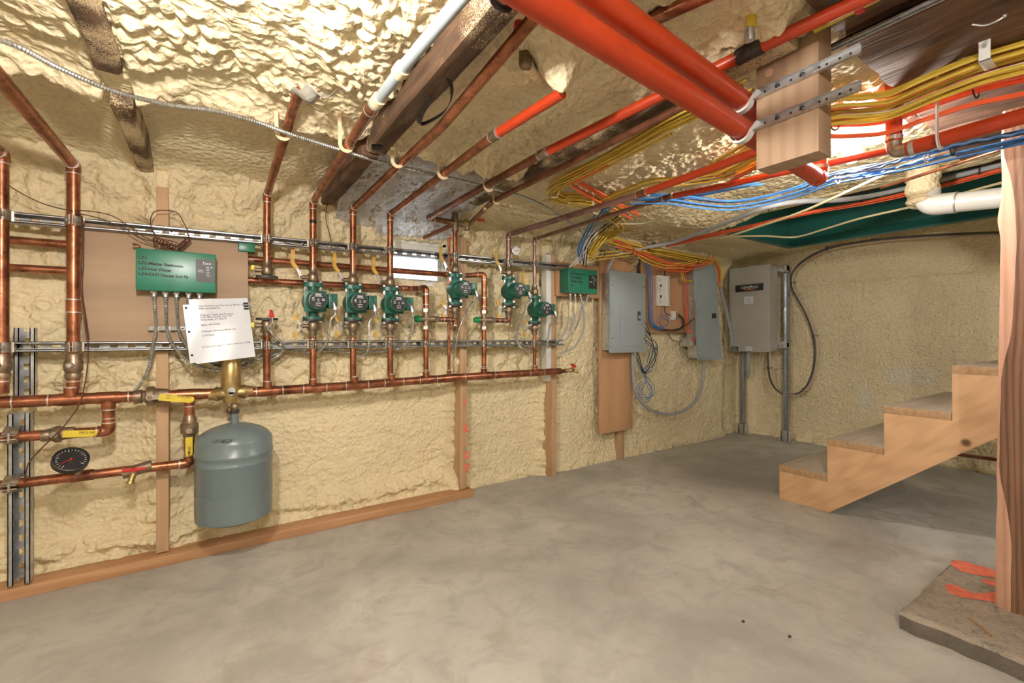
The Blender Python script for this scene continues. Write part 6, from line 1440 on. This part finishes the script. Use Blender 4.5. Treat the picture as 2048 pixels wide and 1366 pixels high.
def patch(outline, seed):
    b = MB(); mi = b.mi('spray'); c = V((sum(q[0] for q in outline) / len(outline), sum(q[1] for q in outline) / len(outline), 0)); n = 72; rings = []
    O_ = [V((q[0], q[1], 0)) for q in outline]; per = spline(O_ + [O_[0]], 10); per = [per[int(k * (len(per) - 1) / n)] for k in range(n)]
    for s in (.3, .6, .85, 1):
        R = []
        for k, q in enumerate(per):
            f = s * (1 + (.16 * noise.noise(V((k * .9, seed, 1))) if s > .8 else 0)); w_ = onZ(c.x + (q.x - c.x) * f, c.y + (q.y - c.y) * f, .055)
            R.append(b.bm.verts.new(V((w_.x, w_.y, pad_z(w_.x, w_.y) + .0014))))
        rings.append(R)
    w_ = onZ(c.x, c.y, .055); cv = b.bm.verts.new(V((w_.x, w_.y, pad_z(w_.x, w_.y) + .0014)))
    for k in range(n): b.face([cv, rings[0][k], rings[0][(k + 1) % n]], mi)
    for A_, B_ in zip(rings, rings[1:]):
        for k in range(n): b.face([A_[k], A_[(k + 1) % n], B_[(k + 1) % n], B_[k]], mi)
    b.build('paint_mark', pad)
patch([(1898, 1124), (1925, 1122), (1958, 1132), (1996, 1146), (1996, 1156), (1965, 1152), (1925, 1144), (1908, 1136)], 1)
patch([(1889, 1170), (1905, 1168), (1930, 1180), (1960, 1188), (1996, 1186), (1994, 1204), (1970, 1202), (1930, 1196), (1900, 1186)], 2)
patch([(1960, 1158), (1985, 1160), (1998, 1166), (1996, 1174), (1975, 1170)], 3)
p0, p1 = onZ(1938, 1236, .06), onZ(1986, 1274, .062); b = MB(); b.tube([p0, p0.lerp(p1, .5) + V((.002, 0, .002)), p1], 0, 'tread_end', flat=(.0022, .003)); tag(b.build('wood_splinter'), 'brown splinter of wood lying on the concrete pad', 'splinter')
for px, py, lab in ((1486, 1243, 'small dark wood chip on the slab'), (1579, 1273, 'slim dark wood chip on the slab near the concrete pad')):
    q = onZ(px, py, .002); b = MB(); b.hexa([q + V(v_) for v_ in ((-.004, -.003, -.002), (.005, -.004, -.002), (.006, .003, -.002), (-.003, .004, -.002), (-.003, -.002, .003), (.004, -.003, .002), (.005, .002, .003), (-.002, .003, .002))], 'cable_brown'); tag(b.build('wood_chip'), lab, 'wood chip')
# post
def post():
    b = MB(); X0, X1 = 2.050, 2.215; n = 110; mw, mb = b.mi('post'), b.mi('bark'); rows = []; z0, z1 = .050, 1.64
    for k in range(n + 1):
        z = z0 + (z1 - z0) * k / n; f = k / n; ymax = .332 - .016 * f + .0025 * noise.noise(V((3, 1, z * 9))); ymin = .170
        w = max(.006, .019 + .017 * math.sin(z * 6.2 + .8) + .008 * noise.noise(V((1, 5, z * 5)))); c = .004 + .10 * w
        kn = .006 * math.exp(-((z - 1.27) / .04) ** 2)
        rows.append([b.bm.verts.new(V(q)) for q in ((X0 + c, ymax + kn, z), (X0, ymax - w, z), (X0 + .002 * noise.noise(V((9, 2, z * 14))), (ymin + ymax - w) / 2, z), (X0, ymin, z), (X1, ymin, z), (X1, ymax, z))])
    for r0, r1 in zip(rows, rows[1:]):
        for i in range(6): b.face([r0[i], r0[(i + 1) % 6], r1[(i + 1) % 6], r1[i]], mb if i == 0 else mw)
    b.face(rows[0][::-1], mw); b.face(rows[-1], mw)
    return tag(b.build('timber_post', sharp=25), 'rough sawn timber post with waney edge standing on the concrete pad', 'post')
post()

# ------------------------------------------------------------------ lamps, added fill lamps and daylight
def lamp(x, y, z, label, glow):
    t = thing('ceiling_lamp', label, 'lamp', (x, y, z))
    b = MB(); b.cone([(0, .060), (.012, .060), (.020, .050), (.034, .026), (.036, .02)], (x, y, z), (0, 0, -1), 'white', 28); b.build('lamp_holder', t)
    b = MB(); b.cone([(0, .014), (.012, .016), (.03, .027), (.045, .031), (.06, .027), (.07, .014), (.073, 0)], (x, y, z - .034), (0, 0, -1), glow, 20); b.build('bulb', t)
    return t
lamp(1.885, .655, 1.625, 'round white ceiling lamp with glowing bulb near the hanging block', 'soft bulb')
lamp(-.10, .64, 1.515, 'round white ceiling lamp over the camera side of the slab', 'bulb')
lamp(.02, -.40, 1.575, 'added round white fill lamp behind the camera position', 'fill bulb')  # fill lamp added out of view to brighten the room
lamp(-1.2, -1.0, 1.60, 'added round white fill lamp in the unseen back corner', 'faint fill bulb')  # weaker added fill, also unseen behind the camera
w = bpy.data.worlds.new('daylight'); SC.world = w; w.use_nodes = True
bg = w.node_tree.nodes['Background']; bg.inputs[0].default_value = (.86, .93, 1, 1); bg.inputs[1].default_value = 3.2
vs = SC.view_settings; vs.view_transform = 'Standard'; vs.look = 'None'; vs.exposure = 0.27; vs.gamma = 1.0; vs.use_curve_mapping = False
SC.cycles.use_denoising = True; SC.cycles.max_bounces = 5; SC.cycles.diffuse_bounces = 3; SC.cycles.glossy_bounces = 3; SC.cycles.use_adaptive_sampling = True; SC.cycles.adaptive_threshold = .1; SC.cycles.adaptive_min_samples = 12; SC.cycles.sample_clamp_indirect = 6
